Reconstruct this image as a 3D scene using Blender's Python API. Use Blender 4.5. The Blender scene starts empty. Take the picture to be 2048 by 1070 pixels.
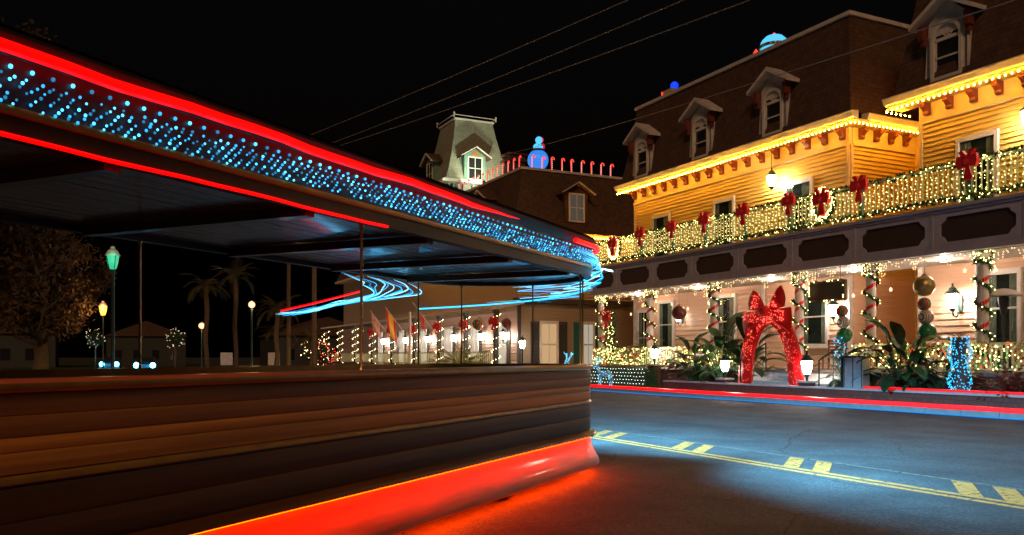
import bpy, math, random
from mathutils import Matrix, Vector
random.seed(7)
R = math.radians
PI = math.pi
scene = bpy.context.scene
col = scene.collection

# ------------------------------------------------------------------ camera, sky, light, exposure
YAW = R(26.3)
cam_d = bpy.data.cameras.new('camera')
cam = bpy.data.objects.new('camera', cam_d)
col.objects.link(cam)
cam_d.sensor_width = 36.0
cam_d.lens = 36.0 * 1700 / 2048
cam_d.shift_y = (712 - 535) / 2048
cam_d.clip_end = 2000
cam.location = (0, 0, 1.5)
cam.rotation_euler = (R(90), 0, -YAW)
scene.camera = cam

world = bpy.data.worlds.new('World')
scene.world = world
world.use_nodes = True
wn = world.node_tree
sky = wn.nodes.new('ShaderNodeTexSky')
sky.sky_type = 'NISHITA'
sky.sun_disc = False
sky.sun_elevation = R(-3.5)
sky.sun_rotation = R(200)
wn.nodes['Background'].inputs['Strength'].default_value = 0.05
wn.links.new(sky.outputs['Color'], wn.nodes['Background'].inputs['Color'])

sun_d = bpy.data.lights.new('street_sun', 'SUN')
sun_d.energy = 0.70
sun_d.angle = R(12)
sun_d.color = (1.0, 0.58, 0.30)
sun = bpy.data.objects.new('street_sun', sun_d)
col.objects.link(sun)
sun.rotation_euler = Vector((.45, .68, -.48)).to_track_quat('-Z', 'Y').to_euler()

scene.view_settings.view_transform = 'Standard'
scene.view_settings.look = 'None'
scene.view_settings.exposure = 0.0
scene.view_settings.gamma = 1.0
scene.view_settings.use_curve_mapping = False
scene.cycles.use_denoising = True
scene.cycles.max_bounces = 6
scene.cycles.diffuse_bounces = 3
scene.cycles.glossy_bounces = 3
scene.cycles.transparent_max_bounces = 8
scene.cycles.sample_clamp_indirect = 4.0
scene.cycles.use_light_tree = True
scene.cycles.caustics_reflective = False
scene.cycles.caustics_refractive = False

# ------------------------------------------------------------------ helpers
W = {}


def T(x=0, y=0, z=0, rz=0.0, ry=0.0, rx=0.0, s=1.0):
    sc = Matrix.Diagonal((s, s, s, 1)) if not isinstance(s, tuple) else Matrix.Diagonal((s[0], s[1], s[2], 1))
    return (Matrix.Translation((x, y, z)) @ Matrix.Rotation(rz, 4, 'Z') @ Matrix.Rotation(ry, 4, 'Y')
            @ Matrix.Rotation(rx, 4, 'X') @ sc)


ID = Matrix.Identity(4)


class MB:
    def __init__(s):
        s.v, s.f, s.m = [], [], []
        s.k = 0

    def add(s, vs, fs):
        n = len(s.v)
        s.v.extend([tuple(p) for p in vs])
        s.f.extend([tuple(i + n for i in f) for f in fs])
        s.m.extend([s.k] * len(fs))
        return s

    def box(s, x0, x1, y0, y1, z0, z1):
        return s.add([(x0, y0, z0), (x1, y0, z0), (x1, y1, z0), (x0, y1, z0),
                      (x0, y0, z1), (x1, y0, z1), (x1, y1, z1), (x0, y1, z1)],
                     [(0, 3, 2, 1), (4, 5, 6, 7), (0, 1, 5, 4), (1, 2, 6, 5), (2, 3, 7, 6), (3, 0, 4, 7)])

    def bar(s, a, b, w, h=None, up=(0, 0, 1)):
        h = h or w
        a, b = Vector(a), Vector(b)
        d = (b - a).normalized()
        u = Vector(up)
        if abs(d.dot(u)) > .99:
            u = Vector((1, 0, 0))
        sx = d.cross(u).normalized() * (w / 2)
        sz = sx.normalized().cross(d) * (h / 2)
        vs = [a - sx - sz, a + sx - sz, a + sx + sz, a - sx + sz, b - sx - sz, b + sx - sz, b + sx + sz, b - sx + sz]
        return s.add(vs, [(0, 1, 2, 3), (7, 6, 5, 4), (0, 4, 5, 1), (1, 5, 6, 2), (2, 6, 7, 3), (3, 7, 4, 0)])

    def tube(s, pts, r, n=6, cap=True):
        pts = [Vector(p) for p in pts]
        rs = r if isinstance(r, (list, tuple)) else [r] * len(pts)
        n0 = len(s.v)
        ref = None
        for i, p in enumerate(pts):
            d = (pts[min(i + 1, len(pts) - 1)] - pts[max(i - 1, 0)])
            d = d.normalized() if d.length > 1e-9 else Vector((0, 0, 1))
            if ref is None:
                ref = Vector((0, 0, 1)) if abs(d.z) < .9 else Vector((1, 0, 0))
            a = d.cross(ref)
            a = a.normalized() if a.length > 1e-6 else Vector((1, 0, 0))
            b = a.cross(d).normalized()
            ref = b
            for k in range(n):
                t = 2 * PI * k / n
                s.v.append(tuple(p + (a * math.cos(t) + b * math.sin(t)) * rs[i]))
        for i in range(len(pts) - 1):
            for k in range(n):
                k2 = (k + 1) % n
                s.f.append((n0 + i * n + k, n0 + i * n + k2, n0 + (i + 1) * n + k2, n0 + (i + 1) * n + k))
                s.m.append(s.k)
        if cap:
            s.f.append(tuple(n0 + k for k in range(n))[::-1])
            s.f.append(tuple(n0 + (len(pts) - 1) * n + k for k in range(n)))
            s.m.extend([s.k] * 2)
        return s

    def lathe(s, prof, n=12, c=(0, 0, 0), rot0=0.0):
        n0 = len(s.v)
        for (r, z) in prof:
            for k in range(n):
                t = 2 * PI * k / n + rot0
                s.v.append((c[0] + r * math.cos(t), c[1] + r * math.sin(t), c[2] + z))
        for i in range(len(prof) - 1):
            for k in range(n):
                k2 = (k + 1) % n
                s.f.append((n0 + i * n + k, n0 + i * n + k2, n0 + (i + 1) * n + k2, n0 + (i + 1) * n + k))
                s.m.append(s.k)
        if prof[0][0] > 1e-4:
            s.f.append(tuple(n0 + k for k in range(n))[::-1]); s.m.append(s.k)
        if prof[-1][0] > 1e-4:
            s.f.append(tuple(n0 + (len(prof) - 1) * n + k for k in range(n))); s.m.append(s.k)
        return s

    def sphere(s, c, r, n=10, m=6, sz=1.0):
        return s.lathe([(max(r * math.sin(PI * i / m), 1e-5), -r * sz * math.cos(PI * i / m)) for i in range(m + 1)], n, c)

    def octa(s, c, r):
        x, y, z = c
        return s.add([(x + r, y, z), (x - r, y, z), (x, y + r, z), (x, y - r, z), (x, y, z + r), (x, y, z - r)],
                     [(0, 2, 4), (2, 1, 4), (1, 3, 4), (3, 0, 4), (2, 0, 5), (1, 2, 5), (3, 1, 5), (0, 3, 5)])

    def prism(s, poly, y0, y1):
        """polygon in local x,z extruded along local y"""
        n = len(poly)
        vs = [(p[0], y0, p[1]) for p in poly] + [(p[0], y1, p[1]) for p in poly]
        fs = [tuple(range(n)), tuple(range(2 * n - 1, n - 1, -1))]
        for i in range(n):
            j = (i + 1) % n
            fs.append((i, i + n, j + n, j))
        return s.add(vs, fs)

    def ring(s, outer, inner, y0, y1):
        """flat frame between two loops of equal count, local x,z, with depth"""
        n = len(outer)
        vs = ([(p[0], y0, p[1]) for p in outer] + [(p[0], y0, p[1]) for p in inner]
              + [(p[0], y1, p[1]) for p in outer] + [(p[0], y1, p[1]) for p in inner])
        fs = []
        for i in range(n):
            j = (i + 1) % n
            fs += [(i, j, n + j, n + i), (2 * n + j, 2 * n + i, 3 * n + i, 3 * n + j),
                   (i, 2 * n + i, 2 * n + j, j), (n + j, 3 * n + j, 3 * n + i, n + i)]
        return s.add(vs, fs)

    def mesh(s, name, mats, smooth=False):
        me = bpy.data.meshes.new(name)
        me.from_pydata(s.v, [], s.f)
        ms = mats if isinstance(mats, (list, tuple)) else [mats]
        for m in ms:
            me.materials.append(m)
        if len(ms) > 1:
            me.polygons.foreach_set('material_index', s.m)
        if smooth:
            me.polygons.foreach_set('use_smooth', [True] * len(me.polygons))
            try:
                me.set_sharp_from_angle(angle=R(40))
            except Exception:
                pass
        me.update()
        return me

    def build(s, name, mats, parent=None, M=ID, smooth=False):
        return link(name, s.mesh(name, mats, smooth), parent, M)


def link(name, data, parent=None, M=ID):
    o = bpy.data.objects.new(name, data)
    col.objects.link(o)
    if parent is not None:
        o.parent = parent
        o.matrix_parent_inverse = W[parent].inverted()
    o.matrix_basis = M
    W[o] = M.copy()
    return o


def tag(o, label, cat, group=None, kind=None):
    o['label'] = label
    o['category'] = cat
    if group:
        o['group'] = group
    if kind:
        o['kind'] = kind
    return o


def thing(name, label, cat, M=ID, group=None):
    o = link(name, None, None, M)
    o.empty_display_size = .2
    return tag(o, label, cat, group)


def stuff(o):
    o['kind'] = 'stuff'
    return o


def structure(o):
    o['kind'] = 'structure'
    return o


def lamp(parent, p, power, color, r=.06, name='lamp_light'):
    d = bpy.data.lights.new(name, 'POINT')
    d.energy = power
    d.color = color
    d.shadow_soft_size = r
    return link(name, d, parent, T(*p))


ORD = ['first', 'second', 'third', 'fourth', 'fifth', 'sixth', 'seventh', 'eighth', 'ninth', 'tenth', 'eleventh',
       'twelfth', 'thirteenth', 'fourteenth', 'fifteenth', 'sixteenth', 'seventeenth', 'eighteenth', 'nineteenth',
       'twentieth']

# ------------------------------------------------------------------ materials
def mat(name, c, rough=.6, metal=0.0, var=0.0, vscale=6.0, bump=0.0, bscale=40.0, stretch=None, coat=0.0, c2=None):
    m = bpy.data.materials.new(name)
    m.use_nodes = True
    nt = m.node_tree
    b = nt.nodes['Principled BSDF']
    b.inputs['Base Color'].default_value = (*c, 1)
    b.inputs['Roughness'].default_value = rough
    b.inputs['Metallic'].default_value = metal
    if coat:
        b.inputs['Coat Weight'].default_value = coat
        b.inputs['Coat Roughness'].default_value = .08
    if var or bump or c2:
        tc = nt.nodes.new('ShaderNodeTexCoord')
        mp = nt.nodes.new('ShaderNodeMapping')
        nt.links.new(tc.outputs['Object'], mp.inputs['Vector'])
        if stretch:
            mp.inputs['Scale'].default_value = stretch
    if var or c2:
        no = nt.nodes.new('ShaderNodeTexNoise')
        no.inputs['Scale'].default_value = vscale
        no.inputs['Detail'].default_value = 6
        nt.links.new(mp.outputs['Vector'], no.inputs['Vector'])
        cr = nt.nodes.new('ShaderNodeValToRGB')
        cr.color_ramp.elements[0].position = .3
        cr.color_ramp.elements[1].position = .7
        lo = c2 if c2 else tuple(x * (1 - var) for x in c)
        hi = c if c2 else tuple(min(1, x * (1 + var)) for x in c)
        cr.color_ramp.elements[0].color = (*lo, 1)
        cr.color_ramp.elements[1].color = (*hi, 1)
        nt.links.new(no.outputs['Fac'], cr.inputs['Fac'])
        nt.links.new(cr.outputs['Color'], b.inputs['Base Color'])
        mr = nt.nodes.new('ShaderNodeMapRange')
        mr.inputs['To Min'].default_value = max(.02, rough - .08)
        mr.inputs['To Max'].default_value = min(1, rough + .1)
        nt.links.new(no.outputs['Fac'], mr.inputs['Value'])
        nt.links.new(mr.outputs['Result'], b.inputs['Roughness'])
    if bump:
        n2 = nt.nodes.new('ShaderNodeTexNoise')
        n2.inputs['Scale'].default_value = bscale
        n2.inputs['Detail'].default_value = 4
        nt.links.new(mp.outputs['Vector'], n2.inputs['Vector'])
        bp = nt.nodes.new('ShaderNodeBump')
        bp.inputs['Strength'].default_value = bump
        bp.inputs['Distance'].default_value = .02
        nt.links.new(n2.outputs['Fac'], bp.inputs['Height'])
        nt.links.new(bp.outputs['Normal'], b.inputs['Normal'])
    return m


def emi(name, c, strength):
    m = bpy.data.materials.new(name)
    m.use_nodes = True
    b = m.node_tree.nodes['Principled BSDF']
    b.inputs['Base Color'].default_value = (.05, .05, .05, 1)
    b.inputs['Roughness'].default_value = .4
    b.inputs['Emission Color'].default_value = (*c, 1)
    b.inputs['Emission Strength'].default_value = strength
    return m


def shingle(name, c1, c2, scale=4.0, axes='YZ'):
    m = bpy.data.materials.new(name)
    m.use_nodes = True
    nt = m.node_tree
    b = nt.nodes['Principled BSDF']
    b.inputs['Roughness'].default_value = .8
    tc = nt.nodes.new('ShaderNodeTexCoord')
    sep = nt.nodes.new('ShaderNodeSeparateXYZ')
    ad = nt.nodes.new('ShaderNodeMath')
    cmb = nt.nodes.new('ShaderNodeCombineXYZ')
    nt.links.new(tc.outputs['Object'], sep.inputs[0])
    nt.links.new(sep.outputs['X'], ad.inputs[0])
    nt.links.new(sep.outputs['Y'], ad.inputs[1])
    nt.links.new(ad.outputs[0], cmb.inputs['X'])
    nt.links.new(sep.outputs['Z'], cmb.inputs['Y'])
    br = nt.nodes.new('ShaderNodeTexBrick')
    br.inputs['Scale'].default_value = scale
    br.inputs['Color1'].default_value = (*c1, 1)
    br.inputs['Color2'].default_value = (*c2, 1)
    br.inputs['Mortar'].default_value = (*(x * .45 for x in c1), 1)
    br.inputs['Mortar Size'].default_value = .025
    br.inputs['Brick Width'].default_value = .7
    br.inputs['Row Height'].default_value = .55
    nt.links.new(cmb.outputs[0], br.inputs['Vector'])
    nt.links.new(br.outputs['Color'], b.inputs['Base Color'])
    bp = nt.nodes.new('ShaderNodeBump')
    bp.inputs['Strength'].default_value = .5
    bp.inputs['Distance'].default_value = .02
    nt.links.new(br.outputs['Fac'], bp.inputs['Height'])
    bp.invert = True
    nt.links.new(bp.outputs['Normal'], b.inputs['Normal'])
    return m


M_ = {}
M_['cream'] = mat('cream_siding', (.80, .53, .12), .55, var=.10, vscale=3, bump=.08, stretch=(1, 8, 8))
M_['peach'] = mat('peach_siding', (.82, .52, .35), .55, var=.08, vscale=3, bump=.08, stretch=(1, 8, 8))
M_['trim'] = mat('white_trim', (.74, .68, .62), .5, var=.08, vscale=4)
M_['frieze'] = mat('frieze_paint', (.72, .55, .30), .55, var=.06)
M_['corbel'] = mat('oxblood_paint', (.17, .035, .018), .5, var=.2)
M_['roof'] = shingle('brown_shingle', (.075, .036, .022), (.125, .062, .036), 3.4)
M_['dorm'] = mat('dormer_paint', (.66, .59, .58), .5, var=.12, vscale=4)
M_['fascia'] = mat('lavender_grey_paint', (.44, .42, .52), .5, var=.12, vscale=2.5)
M_['inset'] = mat('dark_brown_panel', (.060, .032, .024), .6, var=.15)
M_['glass'] = mat('dark_window_glass', (.02, .022, .025), .05)  # opaque pane; the darkness of the unlit interior is put into its colour
M_['room'] = mat('room_shade', (.045, .05, .042), .9, var=.5, vscale=2.5)
M_['curtain'] = mat('curtain_cloth', (.55, .54, .46), .9, var=.2)
_m = bpy.data.materials.new('clear_pane')
_m.use_nodes = True
_t = _m.node_tree
_t.nodes.remove(_t.nodes['Principled BSDF'])
_a, _b, _c = (_t.nodes.new(n) for n in ('ShaderNodeBsdfTransparent', 'ShaderNodeBsdfGlossy', 'ShaderNodeMixShader'))
_a.inputs['Color'].default_value = (.75, .8, .78, 1)
_b.inputs['Roughness'].default_value = .03
_c.inputs[0].default_value = .10
_t.links.new(_a.outputs[0], _c.inputs[1]); _t.links.new(_b.outputs[0], _c.inputs[2])
_t.links.new(_c.outputs[0], _t.nodes['Material Output'].inputs['Surface'])
M_['clear'] = _m
M_['deck'] = mat('porch_ceiling', (.70, .60, .50), .6, var=.08)
M_['deckwood'] = mat('porch_boards', (.22, .18, .15), .6, var=.15)
M_['rail'] = mat('glow_tinted_rail', (.62, .68, .40), .5, var=.06)  # white paint tinted with the green-yellow glow of the lights
M_['garland'] = mat('garland_green', (.035, .085, .035), .7, var=.4, vscale=30)
M_['red'] = mat('red_ribbon', (.68, .015, .02), .4, var=.2, vscale=20)
M_['glit'] = mat('red_glitter', (.85, .006, .008), .4, var=.35, vscale=60, bump=.5, bscale=220)
M_['brick'] = mat('brick_red', (.16, .07, .045), .8, var=.3, vscale=9, bump=.3)
M_['brickwall'] = shingle('brick_wall', (.15, .065, .04), (.11, .05, .035), 4.5)
M_['mortar'] = mat('mortar', (.22, .20, .18), .9)
M_['stone'] = mat('cap_stone', (.5, .48, .45), .7, var=.15)
M_['iron'] = mat('black_iron', (.02, .022, .024), .4, metal=.6)
M_['verdigris'] = mat('green_iron', (.03, .06, .055), .4, metal=.4)
M_['wire'] = mat('cable_rubber', (.32, .29, .28), .5)
M_['conc'] = mat('pavement_concrete', (.27, .26, .25), .75, var=.15, vscale=2, bump=.2)
M_['kerb'] = mat('kerb_stone', (.30, .29, .28), .75, var=.15, vscale=5, bump=.2)
M_['leaf'] = mat('banana_leaf', (.040, .105, .030), .35, var=.35, vscale=8)
M_['leaf2'] = mat('dark_leaf', (.022, .060, .022), .45, var=.35, vscale=8)
M_['palm'] = mat('palm_frond', (.16, .15, .03), .5, var=.3, vscale=8)
M_['cordy'] = mat('red_leaf', (.16, .04, .025), .4, var=.4, vscale=8)
M_['bark'] = mat('bark', (.10, .07, .05), .9, var=.35, vscale=10, bump=.6, bscale=25)
M_['oakleaf'] = mat('oak_leaf', (.075, .040, .018), .6, var=.35, vscale=4)
M_['soil'] = mat('soil', (.05, .035, .025), .95, var=.3)
M_['lawn'] = mat('lawn', (.035, .055, .02), .9, var=.3, vscale=1.2, bump=.4)
M_['taupe'] = mat('taupe_siding', (.36, .27, .18), .6, var=.1, vscale=3, stretch=(1, 8, 8))
M_['rose'] = mat('rose_siding', (.46, .32, .26), .6, var=.1, vscale=3, stretch=(1, 8, 8))
M_['shut'] = mat('charcoal_shutter', (.05, .05, .05), .5)
M_['teal'] = mat('teal_shutter', (.02, .16, .15), .5)
M_['towershingle'] = shingle('tower_shingle', (.30, .31, .24), (.38, .38, .30), 3.4)
M_['towertrim'] = mat('green_trim', (.16, .30, .24), .55, var=.1)
M_['steel'] = mat('brushed_steel', (.50, .48, .47), .4, metal=.25, var=.12)
M_['wood'] = mat('brown_wood', (.16, .075, .04), .45, var=.3, vscale=5, stretch=(.4, 6, 6))
M_['darkmetal'] = mat('dark_metal', (.05, .05, .05), .45, metal=.7)
M_['whitepole'] = mat('white_pole', (.70, .66, .62), .5)
M_['black'] = mat('tyre_rubber', (.018, .018, .018), .8)
# lights
M_['warm'] = emi('warm_bulb', (1.0, .42, .03), 250)
M_['warmrail'] = emi('warm_white_bulb', (1.0, .84, .28), 13)
M_['warmsoft'] = emi('icicle_bulb', (1.0, .68, .34), 14)
M_['white'] = emi('lantern_glass', (1.0, .92, .84), 18)
M_['hot'] = emi('bright_lantern_glass', (1.0, .92, .80), 60)
M_['blue'] = emi('blue_bulb', (.015, .36, .85), 1.8)
M_['cyan'] = emi('cyan_bulb', (.03, .50, 1.0), 2.4)
M_['redled'] = emi('red_led_tube', (1.0, .0, .0), 1.6)
M_['redbulb'] = emi('red_bulb', (1.0, .03, .02), 4)
M_['greenbulb'] = emi('green_bulb', (.15, 1.0, .2), 3)
M_['amberglass'] = emi('amber_glass', (1.0, .42, .03), 4.0)
M_['sodium'] = emi('sodium_globe', (1.0, .36, .12), 2.6)
M_['greenglass'] = emi('green_glass', (.03, .62, .30), .9)

M_['ceilingglow'] = emi('ceiling_glow', (1.0, .8, .65), 14)
M_['glare'] = emi('glaring_lantern_glass', (1.0, .88, .70), 110)
M_['starglow'] = emi('star_glow', (1.0, .72, .42), 2.2)
WARM = (1.0, .62, .20)
# ------------------------------------------------------------------ ground
def asphalt():
    m = bpy.data.materials.new('asphalt')
    m.use_nodes = True
    nt = m.node_tree
    b = nt.nodes['Principled BSDF']
    tc = nt.nodes.new('ShaderNodeTexCoord')
    n1 = nt.nodes.new('ShaderNodeTexNoise'); n1.inputs['Scale'].default_value = .35; n1.inputs['Detail'].default_value = 8
    n2 = nt.nodes.new('ShaderNodeTexNoise'); n2.inputs['Scale'].default_value = 55; n2.inputs['Detail'].default_value = 3
    mp = nt.nodes.new('ShaderNodeMapping'); mp.inputs['Scale'].default_value = (1.1, .05, 1)
    n3 = nt.nodes.new('ShaderNodeTexNoise'); n3.inputs['Scale'].default_value = 1.2; n3.inputs['Detail'].default_value = 6
    vo = nt.nodes.new('ShaderNodeTexVoronoi'); vo.feature = 'DISTANCE_TO_EDGE'; vo.inputs['Scale'].default_value = .28
    wp = nt.nodes.new('ShaderNodeMixRGB'); wp.blend_type = 'ADD'; wp.inputs[0].default_value = .9
    for n in (n1, n2):
        nt.links.new(tc.outputs['Object'], n.inputs['Vector'])
    nt.links.new(tc.outputs['Object'], mp.inputs['Vector'])
    nt.links.new(mp.outputs['Vector'], n3.inputs['Vector'])
    nt.links.new(tc.outputs['Object'], wp.inputs[1]); nt.links.new(n1.outputs['Color'], wp.inputs[2])
    nt.links.new(wp.outputs[0], vo.inputs['Vector'])
    cr = nt.nodes.new('ShaderNodeValToRGB')
    cr.color_ramp.elements[0].position = .3; cr.color_ramp.elements[0].color = (.040, .037, .035, 1)
    cr.color_ramp.elements[1].position = .75; cr.color_ramp.elements[1].color = (.085, .080, .076, 1)
    mx = nt.nodes.new('ShaderNodeMath'); mx.operation = 'MULTIPLY_ADD'; mx.inputs[1].default_value = .35
    mx2 = nt.nodes.new('ShaderNodeMath'); mx2.operation = 'MULTIPLY_ADD'; mx2.inputs[1].default_value = .2
    mx3 = nt.nodes.new('ShaderNodeMath'); mx3.operation = 'MULTIPLY'; mx3.inputs[1].default_value = .5
    nt.links.new(n3.outputs['Fac'], mx3.inputs[0])
    nt.links.new(n2.outputs['Fac'], mx2.inputs[0]); nt.links.new(mx3.outputs[0], mx2.inputs[2])
    nt.links.new(n1.outputs['Fac'], mx.inputs[0]); nt.links.new(mx2.outputs[0], mx.inputs[2])
    nt.links.new(mx.outputs[0], cr.inputs['Fac'])
    lt = nt.nodes.new('ShaderNodeMath'); lt.operation = 'GREATER_THAN'; lt.inputs[1].default_value = .0028
    nt.links.new(vo.outputs['Distance'], lt.inputs[0])
    mc = nt.nodes.new('ShaderNodeMixRGB'); mc.inputs[1].default_value = (.024, .022, .021, 1)
    nt.links.new(lt.outputs[0], mc.inputs[0]); nt.links.new(cr.outputs['Color'], mc.inputs[2])
    ag = nt.nodes.new('ShaderNodeTexVoronoi'); ag.inputs['Scale'].default_value = 46
    nt.links.new(tc.outputs['Object'], ag.inputs['Vector'])
    sx = nt.nodes.new('ShaderNodeSeparateColor'); nt.links.new(ag.outputs['Color'], sx.inputs[0])
    am = nt.nodes.new('ShaderNodeMapRange'); am.inputs['To Min'].default_value = .55; am.inputs['To Max'].default_value = 1.75
    nt.links.new(sx.outputs[0], am.inputs['Value'])
    pm_ = nt.nodes.new('ShaderNodeTexNoise'); pm_.inputs['Scale'].default_value = .9; pm_.inputs['Detail'].default_value = 5
    nt.links.new(tc.outputs['Object'], pm_.inputs['Vector'])
    pr_ = nt.nodes.new('ShaderNodeMapRange'); pr_.inputs['From Min'].default_value = .35; pr_.inputs['From Max'].default_value = .6
    pr_.inputs['To Min'].default_value = .6; pr_.inputs['To Max'].default_value = 1.1
    nt.links.new(pm_.outputs['Fac'], pr_.inputs['Value'])
    mu_ = nt.nodes.new('ShaderNodeMath'); mu_.operation = 'MULTIPLY'
    nt.links.new(am.outputs['Result'], mu_.inputs[0]); nt.links.new(pr_.outputs['Result'], mu_.inputs[1])
    vm = nt.nodes.new('ShaderNodeVectorMath'); vm.operation = 'SCALE'
    nt.links.new(mc.outputs[0], vm.inputs[0]); nt.links.new(mu_.outputs[0], vm.inputs['Scale'])
    nt.links.new(vm.outputs[0], b.inputs['Base Color'])
    mr = nt.nodes.new('ShaderNodeMapRange'); mr.inputs['To Min'].default_value = .62; mr.inputs['To Max'].default_value = .92
    nt.links.new(n1.outputs['Fac'], mr.inputs['Value']); nt.links.new(mr.outputs['Result'], b.inputs['Roughness'])
    bp = nt.nodes.new('ShaderNodeBump'); bp.inputs['Strength'].default_value = .55; bp.inputs['Distance'].default_value = .012
    nt.links.new(n2.outputs['Fac'], bp.inputs['Height']); nt.links.new(bp.outputs['Normal'], b.inputs['Normal'])
    return m


def worn_paint(name, c):
    m = mat(name, c, .6, var=.25, vscale=18)
    nt = m.node_tree
    b = nt.nodes['Principled BSDF']
    out = nt.nodes['Material Output']
    tc = nt.nodes.new('ShaderNodeTexCoord')
    n = nt.nodes.new('ShaderNodeTexNoise'); n.inputs['Scale'].default_value = 9; n.inputs['Detail'].default_value = 9
    n.inputs['Roughness'].default_value = .7
    nt.links.new(tc.outputs['Object'], n.inputs['Vector'])
    g = nt.nodes.new('ShaderNodeMapRange'); g.inputs['From Min'].default_value = .36; g.inputs['From Max'].default_value = .46
    nt.links.new(n.outputs['Fac'], g.inputs['Value'])
    nt.links.new(g.outputs['Result'], b.inputs['Alpha'])
    return m


M_['asphalt'] = asphalt()
M_['yellow'] = worn_paint('yellow_road_paint', (.78, .25, .05))
M_['pale'] = worn_paint('pale_road_paint', (.15, .12, .09))

structure(MB().add([(-400, -400, 0), (400, -400, 0), (400, 900, 0), (-400, 900, 0)], [(0, 1, 2, 3)]).build('road', M_['asphalt']))
road_marks = thing('road_marking', 'yellow double line with slanted hatch strokes painted along the road', 'marking', T(8.3, 12, .004))
for k, xx in enumerate((8.16, 8.36)):
    MB().box(xx, xx + .10, 1.0, 13.6, .003, .006).build('line', M_['yellow'], road_marks)
MB().box(9.30, 9.36, 1.0, 60, .003, .006).build('edge_line', M_['pale'], road_marks)
for yy in (13.3, 10.75, 8.25, 5.62, 3.0):
    for o in (0, .52):
        MB().add([(8.47, yy + o, .005), (8.47, yy + o - .28, .005), (9.28, yy + o + .42, .005), (9.28, yy + o + .70, .005)],
                 [(0, 1, 2, 3)]).build('hatch_stroke', M_['yellow'], road_marks)

# pavement on the right with kerb stones
structure(MB().box(19.6, 60, -12, 130, -.2, .15).build('pavement', M_['conc']))
kerb = structure(MB().box(19.38, 19.60, -12, 7, -.2, .15).box(19.38, 19.60, 62, 130, -.2, .15).build('kerb', M_['kerb']))
km = MB().box(0, .22, .008, .992, -.2, .152).mesh('kerb_stone', M_['kerb'])
for k in range(55):
    link('kerb_stone', km, kerb, T(19.38 + random.uniform(-.006, .006), 7 + k, random.uniform(-.006, .004)))
structure(MB().box(-60, 3.2, 33, 200, -.2, .12).build('park_lawn', M_['lawn']))
structure(MB().box(3.2, 3.5, 33, 200, -.2, .15).build('park_kerb', M_['kerb']))

# ------------------------------------------------------------------ reusable pieces
board_cache = {}


def siding(parent, name, F, x0, x1, z0, z1, ex, m):
    """a clapboard wall: backing sheet with one board object per course; F faces local -y"""
    back = MB().box(x0, x1, .012, .10, z0, z1).build(name, m, parent, F)
    key = (round(ex, 3), m.name)
    if key not in board_cache:
        board_cache[key] = MB().add([(0, .012, 0), (0, -.048, .0), (0, -.002, ex), (0, .012, ex),
                                     (1, .012, 0), (1, -.048, .0), (1, -.002, ex), (1, .012, ex)],
                                    [(0, 1, 2, 3), (7, 6, 5, 4), (1, 5, 6, 2), (0, 4, 5, 1), (2, 6, 7, 3)]).mesh('board', m)
    n = int((z1 - z0) / ex)
    for k in range(n):
        link('board', board_cache[key], back,
             F @ T(x0, random.uniform(-.002, .002), z0 + k * ex, ry=random.uniform(-.0006, .0006), s=(x1 - x0, 1, 1)))
    return back


def window(parent, F, x0, x1, z0, z1, muntin=1, name='window', trim=.11, glass=None, frame=None):
    g = glass or M_['glass']
    fm = frame or M_['trim']
    o = [(x0 - trim, z0 - trim), (x1 + trim, z0 - trim), (x1 + trim, z1 + trim * 1.4), (x0 - trim, z1 + trim * 1.4)]
    i = [(x0, z0), (x1, z0), (x1, z1), (x0, z1)]
    w = MB().ring(o, i, -.125, .02).build(name, fm, parent, F)
    MB().box(x0 - trim - .05, x1 + trim + .05, -.17, -.02, z0 - trim - .05, z0 - trim).build('sill', fm, w, F)
    zm = (z0 + z1) / 2
    if glass is None:
        g = M_['clear']
        MB().box(x0 + .01, x1 - .01, -.058, -.052, z0 + .004, z1 - .004).build('room_shade_sheet', M_['room'], w, F)  # thin dark sheet stands for the shade of the unlit room
        for c0, c1 in ((x0 + .02, x0 + (x1 - x0) * random.uniform(.2, .38)), (x1 - (x1 - x0) * random.uniform(.2, .38), x1 - .02)):
            cv = MB()
            for k in range(13):
                xx = c0 + (c1 - c0) * k / 12
                cv.v += [(xx, -.072 + .010 * math.sin(k * 1.9), z0 + .02), (xx, -.072 + .008 * math.sin(k * 1.9 + .3), z1 - .02)]
            for k in range(12):
                cv.f.append((2 * k, 2 * k + 2, 2 * k + 3, 2 * k + 1)); cv.m.append(0)
            cv.build('curtain', M_['curtain'], w, F)
    for a, b in ((z0, zm - .02), (zm + .02, z1)):
        MB().box(x0 + .03, x1 - .03, -.094, -.088, a + .02, b - .02).build('pane', g, w, F)
    MB().box(x0, x1, -.112, -.096, zm - .025, zm + .025).build('meeting_rail', fm, w, F)
    if muntin > 1:
        for k in range(1, muntin):
            xx = x0 + (x1 - x0) * k / muntin
            MB().box(xx - .018, xx + .018, -.110, -.096, z0, z1).build('muntin', fm, w, F)
    return w


def sash_string(name, label, pts, n_m, spacing, r, matb, sag=0.0, jit=.0, cat='string lights', group=None):
    """a light string: the wire is the thing, its bulbs one part"""
    a = [Vector(p) for p in pts]
    wire = MB().tube(a, .006, 4)
    o = wire.build(name, M_['wire'], None, ID)
    b = MB()
    for p, q in zip(a[:-1], a[1:]):
        n = max(1, int((q - p).length / spacing))
        for k in range(n):
            c = p.lerp(q, (k + .5) / n) + Vector((random.uniform(-jit, jit), random.uniform(-jit, jit), random.uniform(-jit, jit) - r))
            b.octa(c, r)
    stuff(b.build('bulbs', matb, o, ID))
    tag(o, label, cat, group)
    return o


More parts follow.
